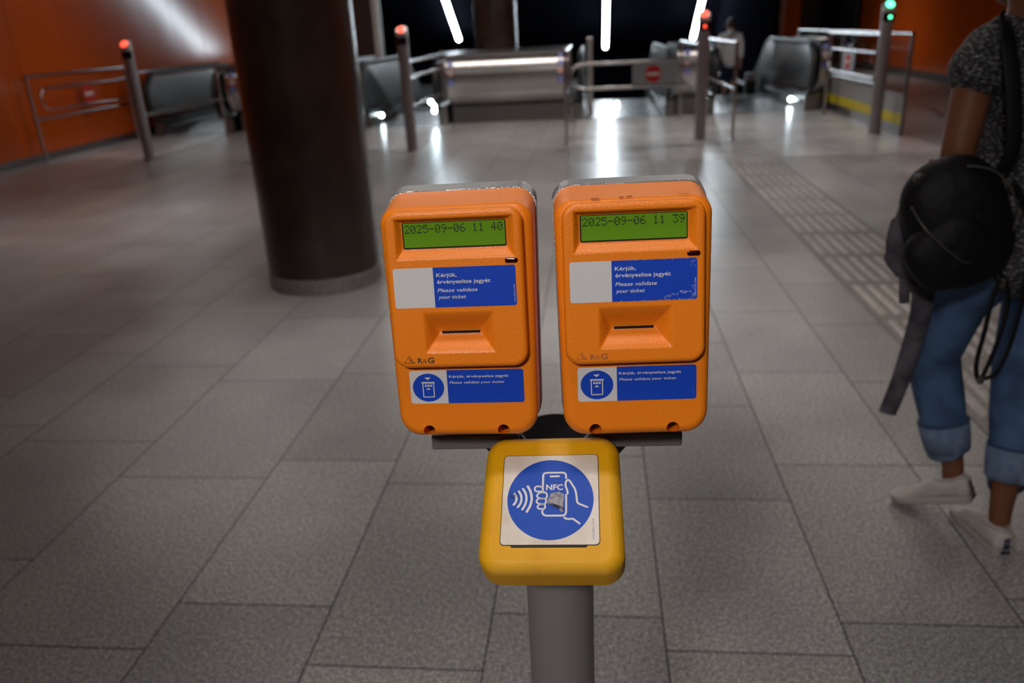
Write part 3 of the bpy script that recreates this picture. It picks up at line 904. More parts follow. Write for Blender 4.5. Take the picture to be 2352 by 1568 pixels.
def validator(M4, label, clock, logo, scuffed):
    t = thing('ticket_validator', label, 'ticket validator', group=None)
    t.matrix_world = M4
    XA, XB, YB, YT = -0.0668, 0.0702, -0.1258, 0.0935
    def taper(y): return 1.0 if y > -0.02 else 1.0 - 0.050 * smooth01((-0.02 - y) / 0.11)
    base = rrect(XA, XB, YB, YT, 0.0165, 10, taper, rb=0.021)
    # housing: softly rounded front edge
    bm = bmesh.new()
    def rise(y, n):
        """the top face climbs towards the back"""
        return y + (-0.0045 + 0.0125 * (-0.0185 - n) / 0.038) * min(max((y - 0.02) / 0.06, 0), 1)
    rings = [[(x, rise(y, -0.050), -0.050) for x, y in base]]
    rings.append([(x, rise(y, -0.0185), -0.0185) for x, y in base])
    for k in range(1, 9):
        a = R(90 * k / 8); rr = 0.0085
        rings.append([(x, rise(y, -0.0185), -0.0185 + rr * math.sin(a)) for x, y in inset(base, rr * (1 - math.cos(a)))])
    loft(bm, rings)
    hs = obj('housing', bm, 'orange', t)
    # two screw holes cut into the lower edge
    for hx in (-0.0351, 0.0351, None):
        cb_ = bmesh.new()
        if hx is None: box(cb_, -0.034, -0.0445, -0.030, 0.037, -0.0025, 0.01)
        else: bmesh.ops.create_cone(cb_, cap_ends=True, segments=28, radius1=0.0057, radius2=0.0057, depth=0.06, matrix=Matrix.Translation((hx, -0.1198, 0.0)))
        cme = bpy.data.meshes.new('cut'); cb_.to_mesh(cme); cb_.free()
        co = bpy.data.objects.new('cut', cme); C.objects.link(co)
        md = hs.modifiers.new('hole', 'BOOLEAN'); md.object = co; md.operation = 'DIFFERENCE'; md.solver = 'EXACT'
        co.parent = t
        bpy.context.view_layer.update()
        me = bpy.data.meshes.new_from_object(hs.evaluated_get(bpy.context.evaluated_depsgraph_get()))
        hs.modifiers.clear(); hs.data = me
        bpy.data.objects.remove(co)
        if hx is not None: obj('screw', plate(disc_pts(hx, -0.1198, 0.0040, 16), -0.0285, -0.0262), 'screw', t)
    hs.data.materials.clear(); hs.data.materials.append(M['orange'])
    hs.data.shade_smooth(); hs.data.set_sharp_from_angle(angle=R(38))
    # metal back casting
    ob = inset(base, -0.0012)
    bm = bmesh.new()
    loft(bm, [[(x, rise(y, -0.067), -0.067) for x, y in inset(ob, 0.003)], [(x, rise(y, -0.064), -0.064) for x, y in ob], [(x, rise(y, -0.050), -0.0500) for x, y in ob]])
    obj('back_plate', bm, 'silver', t, angle=35)
    # raised front panel with its two recesses
    pb = resample(rrect(-0.0603, 0.0620, -0.0562, 0.0860, 0.0135, 10), 340)
    bm = bmesh.new()
    rr = 0.0042
    cx, cy = 0.0009, 0.0149
    inner = inset(pb, rr)
    NR = 84
    rings = []
    for k in range(1, NR + 1):
        s = k / NR
        rings.append([(cx + (x - cx) * s, cy + (y - cy) * s, front_height(cx + (x - cx) * s, cy + (y - cy) * s)) for x, y in inner])
    for k in range(1, 7):
        a = R(90 * k / 6)
        rings.append([(x, y, -rr + rr * math.cos(a)) for x, y in inset(pb, rr * (1 - math.sin(a)))])
    rings.append([(x, y, -0.0112) for x, y in pb])
    loft(bm, rings, cap0=True, cap1=False)
    fp = obj('front_panel', bm, 'orange', t)
    for p_ in fp.data.polygons: pass
    fp.data.shade_smooth()
    # display
    bez = rrect(-0.0446, 0.0474, 0.0520, 0.0752, 0.0012, 4)
    dsp = obj('display', plate(bez, -0.0072, -0.0061), 'bezel', t)
    obj('screen', plate([(-0.0434, 0.0532), (0.0465, 0.0532), (0.0465, 0.0745), (-0.0434, 0.0745)], -0.0061, -0.0058), 'lcd', dsp)
    bm = bmesh.new()
    P = 0.0871 / 95; x0 = -0.0424; y0 = 0.0728; ph = 0.00102
    s = '2025-09-06 11 ' + clock
    for i, ch in enumerate(s):
        for r_, rowb in enumerate(DOTS[ch]):
            for c_, bit in enumerate(rowb):
                if bit == '1':
                    xx = x0 + (i * 6 + c_) * P; yy = y0 - r_ * ph
                    box(bm, xx + 0.00002, yy - ph + 0.00002, -0.00578, xx + P - 0.00002, yy - 0.00002, -0.00572)
    obj('digits', bm, 'lcd_dark', dsp)
    # status window
    pill = rrect(0.0459, 0.0573, 0.0376, 0.0419, 0.00214, 8)
    bm = bmesh.new()
    loft(bm, [[(x, y, -0.001) for x, y in pill], [(x, y, 0.0005) for x, y in pill], [(x, y, 0.0009) for x, y in inset(pill, 0.0006)]])
    obj('status_window', bm, 'led', t, angle=50)
    # ticket slot
    obj('ticket_slot', bbox(-0.0165, -0.0262, -0.0132, 0.0184, -0.0243, -0.0112), 'slot', t)
    # upper sticker
    z = 0.00006
    st = rrect(-0.0547, 0.0547, 0.0, 0.0358, 0.0022, 5)
    s1 = obj('upper_sticker', plate(st, -0.0001, z), 'sticker_white', t)
    s1['label'] = 'sticker white at the left and blue at the right'
    bl = [(-0.0185, 0.0)] + [(x, y) for x, y in st if x > 0 and y < 0.018] + [(x, y) for x, y in st if x > 0 and y >= 0.018] + [(-0.0185, 0.0358)]
    obj('blue_field', plate(bl, z, 2 * z), 'sticker_blue', s1)
    for tx, x, y, wd, cap, it, bo in (('Kérjük,', -0.0157, 0.0273, 0.0182, 0.0034, 0, 0.012), ('érvényesítse jegyét', -0.0154, 0.0213, 0.0476, 0.0036, 0, 0.012),
                                      ('Please validate', -0.0156, 0.0137, 0.0359, 0.0034, 0.25, 0.006), ('your ticket', -0.0153, 0.0077, 0.0252, 0.0034, 0.25, 0.006)):
        link('lettering', text_mesh(tx, x, y, wd, cap, 2 * z, it, bo), 'print_white', s1)
    link('lettering', text_mesh('KTA-077-B_COR', 0.0536, 0.0032, 0.0155, 0.0012, 2 * z, rot=90), 'print_white', s1)
    # lower sticker on the housing
    zf = -0.0100
    st = rrect(-0.0502, 0.0560, -0.0926, -0.0608, 0.0024, 5)
    s2 = obj('lower_sticker', plate(st, zf - 0.0001, zf + z), 'sticker_white', t)
    bl = [(-0.0149, -0.0926)] + [(x, y) for x, y in st if x > 0] + [(-0.0149, -0.0608)]
    obj('blue_field', plate(bl, zf + z, zf + 2 * z), 'sticker_blue', s2)
    obj('blue_disc', plate(disc_pts(-0.0329, -0.0772, 0.0147, 56, 0.0135), zf + z, zf + 2 * z), 'sticker_blue', s2)
    a, b = zf + 2 * z, zf + 3 * z
    bm = bmesh.new()
    plate([(-0.0361, -0.0674), (-0.0331, -0.0698), (-0.0301, -0.0674)], a, b, bm)
    plate([(-0.0391, -0.0730), (-0.0268, -0.0730), (-0.0268, -0.0717), (-0.0391, -0.0717)], a, b, bm)
    for k in range(3): plate([(-0.0362 + 0.00245 * k, -0.0762), (-0.0343 + 0.00245 * k, -0.0762), (-0.0343 + 0.00245 * k, -0.0747), (-0.0362 + 0.00245 * k, -0.0747)], a, b, bm)
    for k in range(3): plate([(-0.0361 + 0.00245 * k, -0.0740), (-0.0346 + 0.00245 * k, -0.0740), (-0.0346 + 0.00245 * k, -0.0736), (-0.0361 + 0.00245 * k, -0.0736)], a, b, bm)
    plate([(-0.0353, -0.0791), (-0.0308, -0.0791), (-0.0331, -0.0773)], a, b, bm)
    for q in ([(-0.0380, -0.0730), (-0.0380, -0.0862)], [(-0.0279, -0.0730), (-0.0279, -0.0862)], [(-0.0380, -0.0862), (-0.0279, -0.0862)]):
        stroke(bm, q, 0.0009, a, b)
    obj('ticket_pictogram', bm, 'print_white', s2)
    link('lettering', text_mesh('Kérjük, érvényesítse jegyét', -0.0129, -0.0681, 0.0553, 0.0025, a, 0, 0.010), 'print_white', s2)
    link('lettering', text_mesh('Please validate your ticket', -0.0129, -0.0738, 0.0510, 0.0025, a, 0.25, 0.004), 'print_white', s2)
    link('lettering', text_mesh('KTA-006-G', 0.0540, -0.0910, 0.0105, 0.0012, a, rot=90), 'print_blue', s2)
    # maker's mark
    bm = bmesh.new()
    q = 0.0003
    stroke(bm, [(-0.0510, -0.0507), (-0.0460, -0.0440), (-0.0448, -0.0456)], 0.00045, q - 0.0006, q - 0.0002)
    stroke(bm, [(-0.0510, -0.0507), (-0.0412, -0.0509)], 0.0005, q - 0.0006, q - 0.0002)
    for k in range(4):
        stroke(bm, [(-0.0468 + 0.0003 * k, -0.0457 - 0.00125 * k), (-0.0447 + 0.0011 * k, -0.0467 - 0.00125 * k)], 0.0005, q - 0.0006, q - 0.0002)
    lg = obj('maker_mark', bm, logo, t)
    link('lettering', text_mesh('R', -0.0386, -0.0510, 0.0046, 0.0050, 0.0, 0, 0.03), logo, lg)
    link('lettering', text_mesh('&', -0.0342, -0.0510, 0.0044, 0.0042, 0.0, 0, -0.01), logo, lg)
    link('lettering', text_mesh('G', -0.0294, -0.0510, 0.0062, 0.0052, 0.0, 0, 0.03), logo, lg)
    if scuffed:
        random.seed(5)
        bm = bmesh.new()
        for k in range(46):
            f = random.random()
            x = 0.026 + 0.022 * f + random.uniform(-0.001, 0.001); y = 0.0016 + 0.0050 * math.sin(f * 1.7) + random.uniform(-0.0012, 0.0012)
            if y < 0.0005: continue
            l = random.uniform(0.0003, 0.0011)
            stroke(bm, [(x, y), (x + l * 1.2, y + l * 0.7)], random.uniform(0.00012, 0.00028), 2 * z, 2.6 * z)
        for k in range(30):
            x = random.uniform(0.049, 0.0535); y = random.uniform(0.001, 0.012) if k < 20 else random.uniform(0.028, 0.034)
            stroke(bm, [(x, y), (x + 0.0003, y + 0.0005)], random.uniform(0.00012, 0.0003), 2 * z, 2.6 * z)
        for k in range(34):
            x = random.uniform(-0.014, 0.053); y = random.choice((0.0005, 0.0353, 0.0007)) + random.uniform(-0.0002, 0.0002)
            stroke(bm, [(x, y), (x + random.uniform(0.0003, 0.0012), y)], 0.0002, 2 * z, 2.6 * z)
        obj('scuff_marks', bm, 'print_white', s1)
        bm = bmesh.new()
        for (x, y, l, h_) in ((-0.034, 0.0885, 0.006, 0.0014), (-0.0095, 0.0890, 0.0022, 0.0016), (-0.004, 0.0893, 0.0045, 0.0013), (0.040, 0.0893, 0.010, 0.0005)):
            stroke(bm, [(x, y), (x + l, y + 0.0002)], h_, -0.0102, -0.00985)
        obj('rub_marks', bm, 'logo_faded', t)
    return t

validator(pose((-0.12307, 0.65750, 1.27154), -0.294, -8.111, 1.052), 'orange ticket validator on the left, its display reading 11 40', '40', 'logo_dark', False)
validator(pose((0.03300, 0.66000, 1.27363), 2.803, -9.357, 0.332), 'orange ticket validator on the right, its display reading 11 39 and blue sticker scuffed', '39', 'logo_faded', True)

# pole with its bracket
t = thing('ticket_stand', 'grey steel pole and bracket carrying the orange validators and the yellow reader', 'stand', (-0.043, 0.735, 0), R(2.3))
pr = 0.0378
obj('pole', tube_open([(pr, 0.012), (pr, 1.106), (pr - 0.0008, 1.108), (pr - 0.0032, 1.108)], 64), 'pole_grey', t, angle=40)
bm = lathe([(pr - 0.0032, 1.108), (pr - 0.0045, 1.104), (pr - 0.0055, 1.075), (pr - 0.012, 1.058)], 64)
obj('pole_liner', bm, 'liner', t, angle=60)
obj('base_flange', lathe([(0.085, 0.0), (0.085, 0.010), (0.080, 0.013), (pr, 0.013)], 48), 'pole_grey', t, angle=40)
for s, xa, xb in ((-1, -0.125, -0.036), (1, 0.036, 0.1265)):
    obj('bracket_arm', bbox(min(xa, xb), -0.032, 1.1035, max(xa, xb), 0.030, 1.1195, 0.002), 'bracket', t)
    bm = bmesh.new()
    q = [(s * 0.034, 1.1035), (s * 0.080, 1.1035), (s * 0.074, 1.090), (s * 0.060, 1.072), (s * 0.034, 1.062)]
    loft(bm, [[(x, -0.004, z_) for x, z_ in q], [(x, 0.004, z_) for x, z_ in q]])
    obj('gusset', bm, 'bracket', t)
    bm = bbox(s * 0.079 - 0.040, 0.0, 1.1195, s * 0.079 + 0.040, 0.022, 1.155, 0.002)
    obj('mounting_foot', bm, 'bracket', t)

# yellow card reader
t = thing('card_reader', 'yellow contactless card reader with a round blue hand and phone label', 'card reader')
t.matrix_world = pose((-0.04367, 0.63374, 1.08905), -3.409, -57.604, 3.487)
def ytaper(y): return 1.0 + 0.018 * (-y / 0.07)
ob = rrect(-0.0655, 0.0665, -0.0700, 0.0690, 0.021, 12, ytaper)
bm = bmesh.new(); rings = [[(x, y, -0.036) for x, y in inset(ob, 0.002)], [(x, y, -0.034) for x, y in ob], [(x, y, -0.0125) for x, y in ob]]
for k in range(1, 11):
    a = R(90 * k / 10); rr = 0.0125
    rings.append([(x, y, -rr + rr * math.sin(a)) for x, y in inset(ob, rr * (1 - math.cos(a)))])
loft(bm, rings)
obj('housing', bm, 'yellow', t, angle=40)
lp = rrect(-0.0456, 0.0456, -0.0457, 0.0456, 0.0040, 6)
obj('label_seam', plate(lp, -0.0002, 0.00012), 'seam', t)
obj('finger_notch', plate([(-0.0345, -0.0475), (0.0330, -0.0475), (0.0345, -0.0455), (-0.0360, -0.0455)], -0.0002, 0.00010), 'seam', t)
lb = obj('label_plate', plate(rrect(-0.0449, 0.0449, -0.0449, 0.0449, 0.0036, 6), 0.0, 0.0006), 'label_white', t)
za = 0.0006; zb = 0.00066; zc = 0.00073
obj('blue_disc', plate(disc_pts(0, -0.0005, 0.0403, 96), za, zb), 'label_blue', lb)
bm = bmesh.new(); W_ = 0.0018
stroke(bm, [(0.0147, 0.0206), (0.0147, 0.0238), (0.0138, 0.0256), (0.0118, 0.0264), (-0.0044, 0.0264), (-0.0062, 0.0256), (-0.0070, 0.0238), (-0.0071, 0.0075)], W_, zb, zc)
stroke(bm, [(0.0149, 0.0035), (0.0149, -0.0140), (0.0140, -0.0162), (0.0118, -0.0171), (-0.0036, -0.0171), (-0.0060, -0.0162), (-0.0071, -0.0140), (-0.0071, -0.0124)], W_, zb, zc)
stroke(bm, [(0.0001, 0.0226), (0.0079, 0.0227)], 0.0019, zb, zc)
obj('phone_pictogram', bm, 'print_white', lb)
bm = bmesh.new()
stroke(bm, [(0.0163, 0.0047), (0.0158, 0.0082), (0.0145, 0.0120), (0.0144, 0.0160), (0.0158, 0.0184), (0.0172, 0.0186), (0.0188, 0.0168), (0.0210, 0.0130), (0.0232, 0.0090), (0.0244, 0.0030), (0.0250, -0.0030), (0.0262, -0.0052), (0.0290, -0.0066), (0.0344, -0.0090)], W_, zb, zc, smooth=4)
stroke(bm, [(0.0132, -0.0190), (0.0150, -0.0202), (0.0180, -0.0205), (0.0208, -0.0203), (0.0225, -0.0213), (0.0272, -0.0250)], W_, zb, zc, smooth=3)
stroke(bm, [(-0.0074, 0.0116), (-0.0118, 0.0126), (-0.0142, 0.0116), (-0.0147, 0.0096), (-0.0136, 0.0076), (-0.0100, 0.0072), (-0.0074, 0.0075)], 0.0016, zb, zc, smooth=4)
for q in ([(-0.0105, 0.0059), (-0.0124, 0.0030), (-0.0108, 0.0007), (-0.0045, 0.0000), (-0.0030, 0.0030), (-0.0048, 0.0062)],
          [(-0.0112, 0.0000), (-0.0128, -0.0025), (-0.0112, -0.0048), (-0.0055, -0.0055), (-0.0038, -0.0027), (-0.0050, -0.0003)],
          [(-0.0100, -0.0058), (-0.0117, -0.0080), (-0.0104, -0.0101), (-0.0058, -0.0104), (-0.0046, -0.0080), (-0.0056, -0.0057)]):
    qq = catmull([(x, y, 0) for x, y in q + [q[0]]], 5)[:-1]
    stroke(bm, [(p.x, p.y) for p in qq], 0.0016, zb, zc, closed=True)
obj('hand_pictogram', bm, 'print_white', lb)
bm = bmesh.new()
for q, wd in (([(-0.0340, 0.0053), (-0.0322, 0.0026), (-0.0317, -0.0004), (-0.0324, -0.0034), (-0.0341, -0.0058)], 0.0021), ([(-0.0297, 0.0076), (-0.0277, 0.0040), (-0.0270, -0.0002), (-0.0278, -0.0046), (-0.0301, -0.0083)], 0.0021),
          ([(-0.0259, 0.0100), (-0.0233, 0.0056), (-0.0223, -0.0002), (-0.0233, -0.0058), (-0.0258, -0.0106)], 0.0021), ([(-0.0214, 0.0125), (-0.0185, 0.0066), (-0.0174, -0.0002), (-0.0186, -0.0070), (-0.0216, -0.0130)], 0.0023)):
    stroke(bm, q, wd, zb, zc, smooth=4)
obj('wave_pictogram', bm, 'print_white', lb)
link('lettering', text_mesh('NFC', -0.0041, 0.0087, 0.0160, 0.0057, zb, 0, 0.03), 'print_white', lb)
link('lettering', text_mesh('KTA-078-A_COR', 0.0405, -0.0402, 0.0202, 0.0017, za, rot=90), 'print_blue', lb)
random.seed(3)
q = [(0.0006, 0.0050), (0.0040, 0.0062), (0.0078, 0.0066), (0.0125, 0.0050), (0.0132, 0.0030), (0.0122, -0.0040), (0.0118, -0.0135), (0.0095, -0.0140), (0.0086, -0.0100), (0.0060, -0.0070), (0.0045, -0.0082), (0.0030, -0.0056), (-0.0008, -0.0064), (-0.0030, -0.0052), (-0.0026, -0.0020), (-0.0008, 0.0020)]
q2 = []
for i, p in enumerate(q):
    n_ = q[(i + 1) % len(q)]
    for k in range(4):
        f = k / 4; j = 0.00035
        q2.append((p[0] + (n_[0] - p[0]) * f + random.uniform(-j, j), p[1] + (n_[1] - p[1]) * f + random.uniform(-j, j)))
obj('worn_patch', plate(q2, zc, zc + 0.00004), 'stain', lb)
bm = bmesh.new()
for k in range(90):
    x = random.gauss(0.0065, 0.0032); y = -0.0068 - abs(random.gauss(0, 0.0018)) + (0.0065 - x) * 0.35
    plate(disc_pts(x, y, random.uniform(0.0002, 0.0007), 7), zc + 0.00004, zc + 0.00008, bm)
for k in range(60):
    x = random.gauss(-0.0350, 0.0022); y = random.gauss(0.0030, 0.0016)
    plate(disc_pts(x, y, random.uniform(0.00015, 0.0005), 7), zc + 0.00001, zc + 0.00004, bm)
obj('smudges', bm, 'stain_dark', lb)

# ------------------------------------------------------------------ people
def organic(name, chains, m, parent=None, voxel=0.006, smooth=6, blobs=(), flat=None):
    """one continuous skin round tapering chains of (x, y, z, r) points"""
    bm = bmesh.new()
    for ch in chains:
        for p in ch:
            bmesh.ops.create_icosphere(bm, subdivisions=3, radius=p[3], matrix=Matrix.Translation(p[:3]))
        for a, b in zip(ch, ch[1:]):
            A, B = Vector(a[:3]), Vector(b[:3]); n = 4
            if (B - A).length < 1e-5: continue
            pts = [A.lerp(B, k / n) for k in range(n + 1)]
            tube(bm, pts, [a[3] + (b[3] - a[3]) * k / n for k in range(n + 1)], 20)
    for (c, s, rot) in blobs:
        T = Matrix.Translation(c) @ Euler(tuple(R(a) for a in rot)).to_matrix().to_4x4() @ Matrix.Diagonal((*s, 1))
        bmesh.ops.create_icosphere(bm, subdivisions=4, radius=1, matrix=T)
    me = bpy.data.meshes.new(name); bm.to_mesh(me); bm.free()
    o = bpy.data.objects.new(name, me); C.objects.link(o)
    md = o.modifiers.new('r', 'REMESH'); md.mode = 'VOXEL'; md.voxel_size = voxel; md.use_smooth_shade = True
    ms = o.modifiers.new('s', 'SMOOTH'); ms.factor = 0.5; ms.iterations = smooth
    bpy.context.view_layer.update()
    me2 = bpy.data.meshes.new_from_object(o.evaluated_get(bpy.context.evaluated_depsgraph_get()))
    bpy.data.objects.remove(o)
    me2.materials.clear(); me2.materials.append(M[m]); me2.shade_smooth()
    o = bpy.data.objects.new(name, me2); C.objects.link(o)
    if parent is not None: o.parent = parent
    return o

def shoe(name, T, parent, length=0.245, tab=True):
    """low canvas shoe, heel at the origin, toe along +y"""
    L = length
    def outline(s, wd=1.0):
        prof = [(0.0, 0.026), (0.06, 0.032), (0.25, 0.033), (0.45, 0.034), (0.68, 0.043), (0.85, 0.040), (0.95, 0.027), (1.0, 0.010)]
        out = []
        for y, w_ in prof: out.append((w_ * wd * s + (0.004 if y > 0.5 else 0), y * L))
        for y, w_ in prof[::-1]: out.append((-w_ * wd * s + (0.004 if y > 0.5 else 0), y * L))
        return resample([(p.x, p.y) for p in catmull([(x, y, 0) for x, y in out + [out[0]]], 4)[:-1]], 48)
    def ring(s, z, top=False, cut=0.0):
        r_ = []
        for x, y in outline(s):
            zz = z
            if top: zz = z + top(y / L)
            r_.append(tuple(T @ Vector((x, y * (1 - cut) + 0.0, zz))))
        return r_
    bm = bmesh.new()
    loft(bm, [ring(1.0, 0.0), ring(1.06, 0.004), ring(1.06, 0.020), ring(1.02, 0.023)])
    so = obj('sole', bm, 'shoe_sole', parent, angle=50)
    hgt = lambda y: 0.055 - 0.050 * smooth01((y - 0.30) / 0.62)
    bm = bmesh.new()
    f = [(1.0, 0.0), (1.0, 0.3), (0.93, 0.62), (0.80, 0.86), (0.62, 1.0)]
    loft(bm, [ring(s, 0.020, top=lambda y, q=q: hgt(y) * q) for s, q in f])
    u_ = obj(name, bm, 'shoe_white', parent, smooth=True)
    bm = bmesh.new()
    tube(bm, [T @ Vector((0.024 * math.cos(R(a)), 0.055 + 0.048 * math.sin(R(a)), 0.074 - 0.006 * math.sin(R(a)))) for a in range(0, 360, 20)], 0.005, 8, closed=True)
    obj('collar', bm, 'shoe_sole', u_, smooth=True)
    if tab:
        for z0, z1, wd in ((0.026, 0.060, 0.008), (0.008, 0.018, 0.014)):
            bm = bmesh.new(); box(bm, -wd, -0.0045, z0, wd, -0.0010, z1, T)
            hb = obj('heel_tab', bm, 'shoe_navy', u_)
            if z0 > 0.02:
                bm = bmesh.new()
                T2 = T @ Matrix.Translation((0, -0.0047, 0.048)) @ FACE
                stroke(bm, [(-0.004, -0.005), (0.004, 0.005)], 0.0014, 0, 0.0005); stroke(bm, [(-0.004, 0.004), (0.0035, -0.0035)], 0.0012, 0, 0.0005)
                bmesh.ops.transform(bm, matrix=T2, verts=bm.verts)
                obj('mark', bm, 'shoe_white', hb)
    return u_

def hand(wrist, dir_, palm_n, s=1.0, side=1, curl=0.5):
    """chains for a loosely curled hand: palm, four unequal fingers, thumb from the side of the palm"""
    d = Vector(dir_).normalized(); n = Vector(palm_n); n = (n - d * n.dot(d)).normalized(); x = d.cross(n).normalized() * side
    Wp = Vector(wrist); ch = []
    ch.append([(*(Wp), 0.022 * s), (*(Wp + d * 0.045 * s), 0.022 * s), (*(Wp + d * 0.075 * s), 0.020 * s)])
    for k, (off, ln, rr) in enumerate(((-0.027, 0.070, 0.0085), (-0.009, 0.078, 0.0088), (0.009, 0.073, 0.0085), (0.026, 0.058, 0.0075))):
        b = Wp + d * 0.078 * s + x * off * s
        ch.append([(*(Wp + d * 0.03 * s + x * off * 0.6 * s), 0.014 * s), (*b, rr * 1.25 * s)])
        pts = [b]; dd = d.copy()
        for f in (0.45, 0.30, 0.25):
            dd = (Matrix.Rotation(-curl * (0.6 + 0.1 * k), 3, x * side) @ dd).normalized()
            pts.append(pts[-1] + dd * ln * f * s)
        ch.append([(*p, rr * s * (1 - 0.08 * i)) for i, p in enumerate(pts)])
    b = Wp + d * 0.020 * s - x * 0.022 * s
    ch.append([(*b, 0.013 * s), (*(b + d * 0.028 * s - x * 0.022 * s + n * 0.006 * s), 0.0115 * s), (*(b + d * 0.056 * s - x * 0.030 * s + n * 0.014 * s), 0.009 * s)])
    return ch

def head_parts(c, s, fwd_, skin, parent, hair='hair'):
    """blobs for skull, jaw, nose, ears; eyes, mouth and hair become children"""
    f = Vector(fwd_).normalized(); x = f.cross(Vector((0, 0, 1))).normalized(); c = Vector(c)
    yaw = math.degrees(math.atan2(-f.x, f.y))
    bl = [(tuple(c + Vector((0, 0, 0.02 * s)) - f * 0.006 * s), (0.075 * s, 0.092 * s, 0.098 * s), (0, 0, yaw)),
          (tuple(c + f * 0.026 * s - Vector((0, 0, 0.055 * s))), (0.050 * s, 0.056 * s, 0.055 * s), (0, 0, yaw)),
          (tuple(c + f * 0.093 * s - Vector((0, 0, 0.010 * s))), (0.011 * s, 0.017 * s, 0.022 * s), (0, 0, yaw))]
    for q in (-1, 1):
        bl.append((tuple(c + x * q * 0.077 * s - f * 0.005 * s - Vector((0, 0, 0.005 * s))), (0.009 * s, 0.019 * s, 0.031 * s), (0, 0, yaw)))
    return bl
def face(c, s, fwd_, body, lips='sign_red'):
    f = Vector(fwd_).normalized(); x = f.cross(Vector((0, 0, 1))).normalized(); c = Vector(c)
    for q in (-1, 1):
        bm = bmesh.new(); bmesh.ops.create_uvsphere(bm, u_segments=12, v_segments=8, radius=0.012 * s, matrix=Matrix.Translation(c + x * q * 0.030 * s + f * 0.073 * s + Vector((0, 0, 0.010 * s))))
        obj('eye', bm, 'white_shirt', body, smooth=True)
    bm = bmesh.new(); tube(bm, [c + x * (-0.022 + 0.044 * k / 6) * s + f * (0.080 - 0.00012 * (k - 3) ** 2) * s - Vector((0, 0, 0.052 * s)) for k in range(7)], [0.002 * s, 0.005 * s, 0.006 * s, 0.006 * s, 0.006 * s, 0.005 * s, 0.002 * s], 8)
    obj('mouth', bm, 'skin', body, smooth=True)

# --- the woman walking away at the right
W = thing('person', 'person walking away at the right in speckled black blouse and rolled blue jeans', 'person', (1.15, 2.15, 0))
WO = Vector((1.15, 2.15, 0))
def wl(p): return (p[0] - WO.x, p[1] - WO.y, p[2]) + tuple(p[3:])
def wc(ch): return [wl(p) for p in ch]
neck = (1.045, 2.17, 1.50, 0.050); chest = (1.085, 2.16, 1.30, 0.115)
body_ch = [wc([(1.04, 2.185, 1.54, 0.048), neck, (1.06, 2.165, 1.42, 0.075), chest, (1.10, 2.16, 1.12, 0.105), (1.125, 2.17, 0.95, 0.13)]),
           # left arm: bent, hand held before the waist
           wc([(1.05, 2.165, 1.41, 0.05), (0.945, 2.14, 1.385, 0.052), (0.922, 2.13, 1.29, 0.046), (0.900, 2.10, 1.17, 0.040), (0.898, 2.10, 1.115, 0.038), (0.925, 2.20, 1.07, 0.035), (0.965, 2.30, 1.06, 0.025)]),
           # right arm hanging forward
           wc([(1.05, 2.165, 1.41, 0.05), (1.18, 2.17, 1.375, 0.050), (1.225, 2.17, 1.26, 0.043), (1.25, 2.16, 1.11, 0.038), (1.25, 2.24, 0.99, 0.033), (1.245, 2.31, 0.90, 0.024)]),
           wc([(1.19, 2.17, 0.93, 0.090), (1.215, 2.20, 0.72, 0.076), (1.208, 2.21, 0.50, 0.056), (1.203, 2.165, 0.33, 0.052), (1.183, 2.115, 0.12, 0.031), (1.180, 2.100, 0.06, 0.028), (1.178, 2.14, 0.040, 0.022)]),
           wc([(1.08, 2.17, 0.93, 0.090), (1.025, 2.26, 0.72, 0.076), (1.005, 2.315, 0.515, 0.056), (1.042, 2.275, 0.36, 0.050), (1.085, 2.235, 0.19, 0.031), (1.09, 2.23, 0.145, 0.030)])]
for ch in hand((0.965, 2.30, 1.06), (0.35, 1, -0.05), (1, -0.3, 0), side=1, curl=0.6): body_ch.append(wc(ch))
for ch in hand((1.245, 2.31, 0.90), (0, 0.5, -1), (-1, 0, 0), side=-1, curl=0.45): body_ch.append(wc(ch))
hc = (1.040, 2.22, 1.598)
wb = organic('body', body_ch, 'skin', W, 0.005, 5, blobs=[(wl(c), s, r_) for c, s, r_ in head_parts(hc, 1.0, (-0.1, 1, -0.05), 'skin', W)])
face(wl(hc), 1.0, (-0.1, 1, -0.05), wb)
organic('hair', [wc([(1.045, 2.12, 1.63, 0.05), (1.05, 2.10, 1.54, 0.028)])], 'hair', W, 0.006, 4, blobs=[(wl((1.043, 2.195, 1.648)), (0.088, 0.095, 0.092), (0, 0, 0)), (wl((1.05, 2.095, 1.66)), (0.05, 0.045, 0.05), (0, 0, 0))])
organic('blouse', [wc([(1.055, 2.165, 1.445, 0.060), (1.07, 2.165, 1.38, 0.100), (1.085, 2.16, 1.27, 0.132), (1.10, 2.16, 1.12, 0.128), (1.12, 2.165, 0.98, 0.142), (1.13, 2.17, 0.90, 0.148)]),
                   wc([(1.02, 2.165, 1.415, 0.062), (0.965, 2.15, 1.385, 0.072), (0.940, 2.14, 1.345, 0.072)]),
                   wc([(1.09, 2.165, 1.41, 0.062), (1.165, 2.165, 1.375, 0.070), (1.20, 2.165, 1.32, 0.068)])],
        'blouse', W, 0.006, 6, blobs=[(wl((0.942, 2.135, 1.352)), (0.076, 0.078, 0.072), (0, 15, 0))])
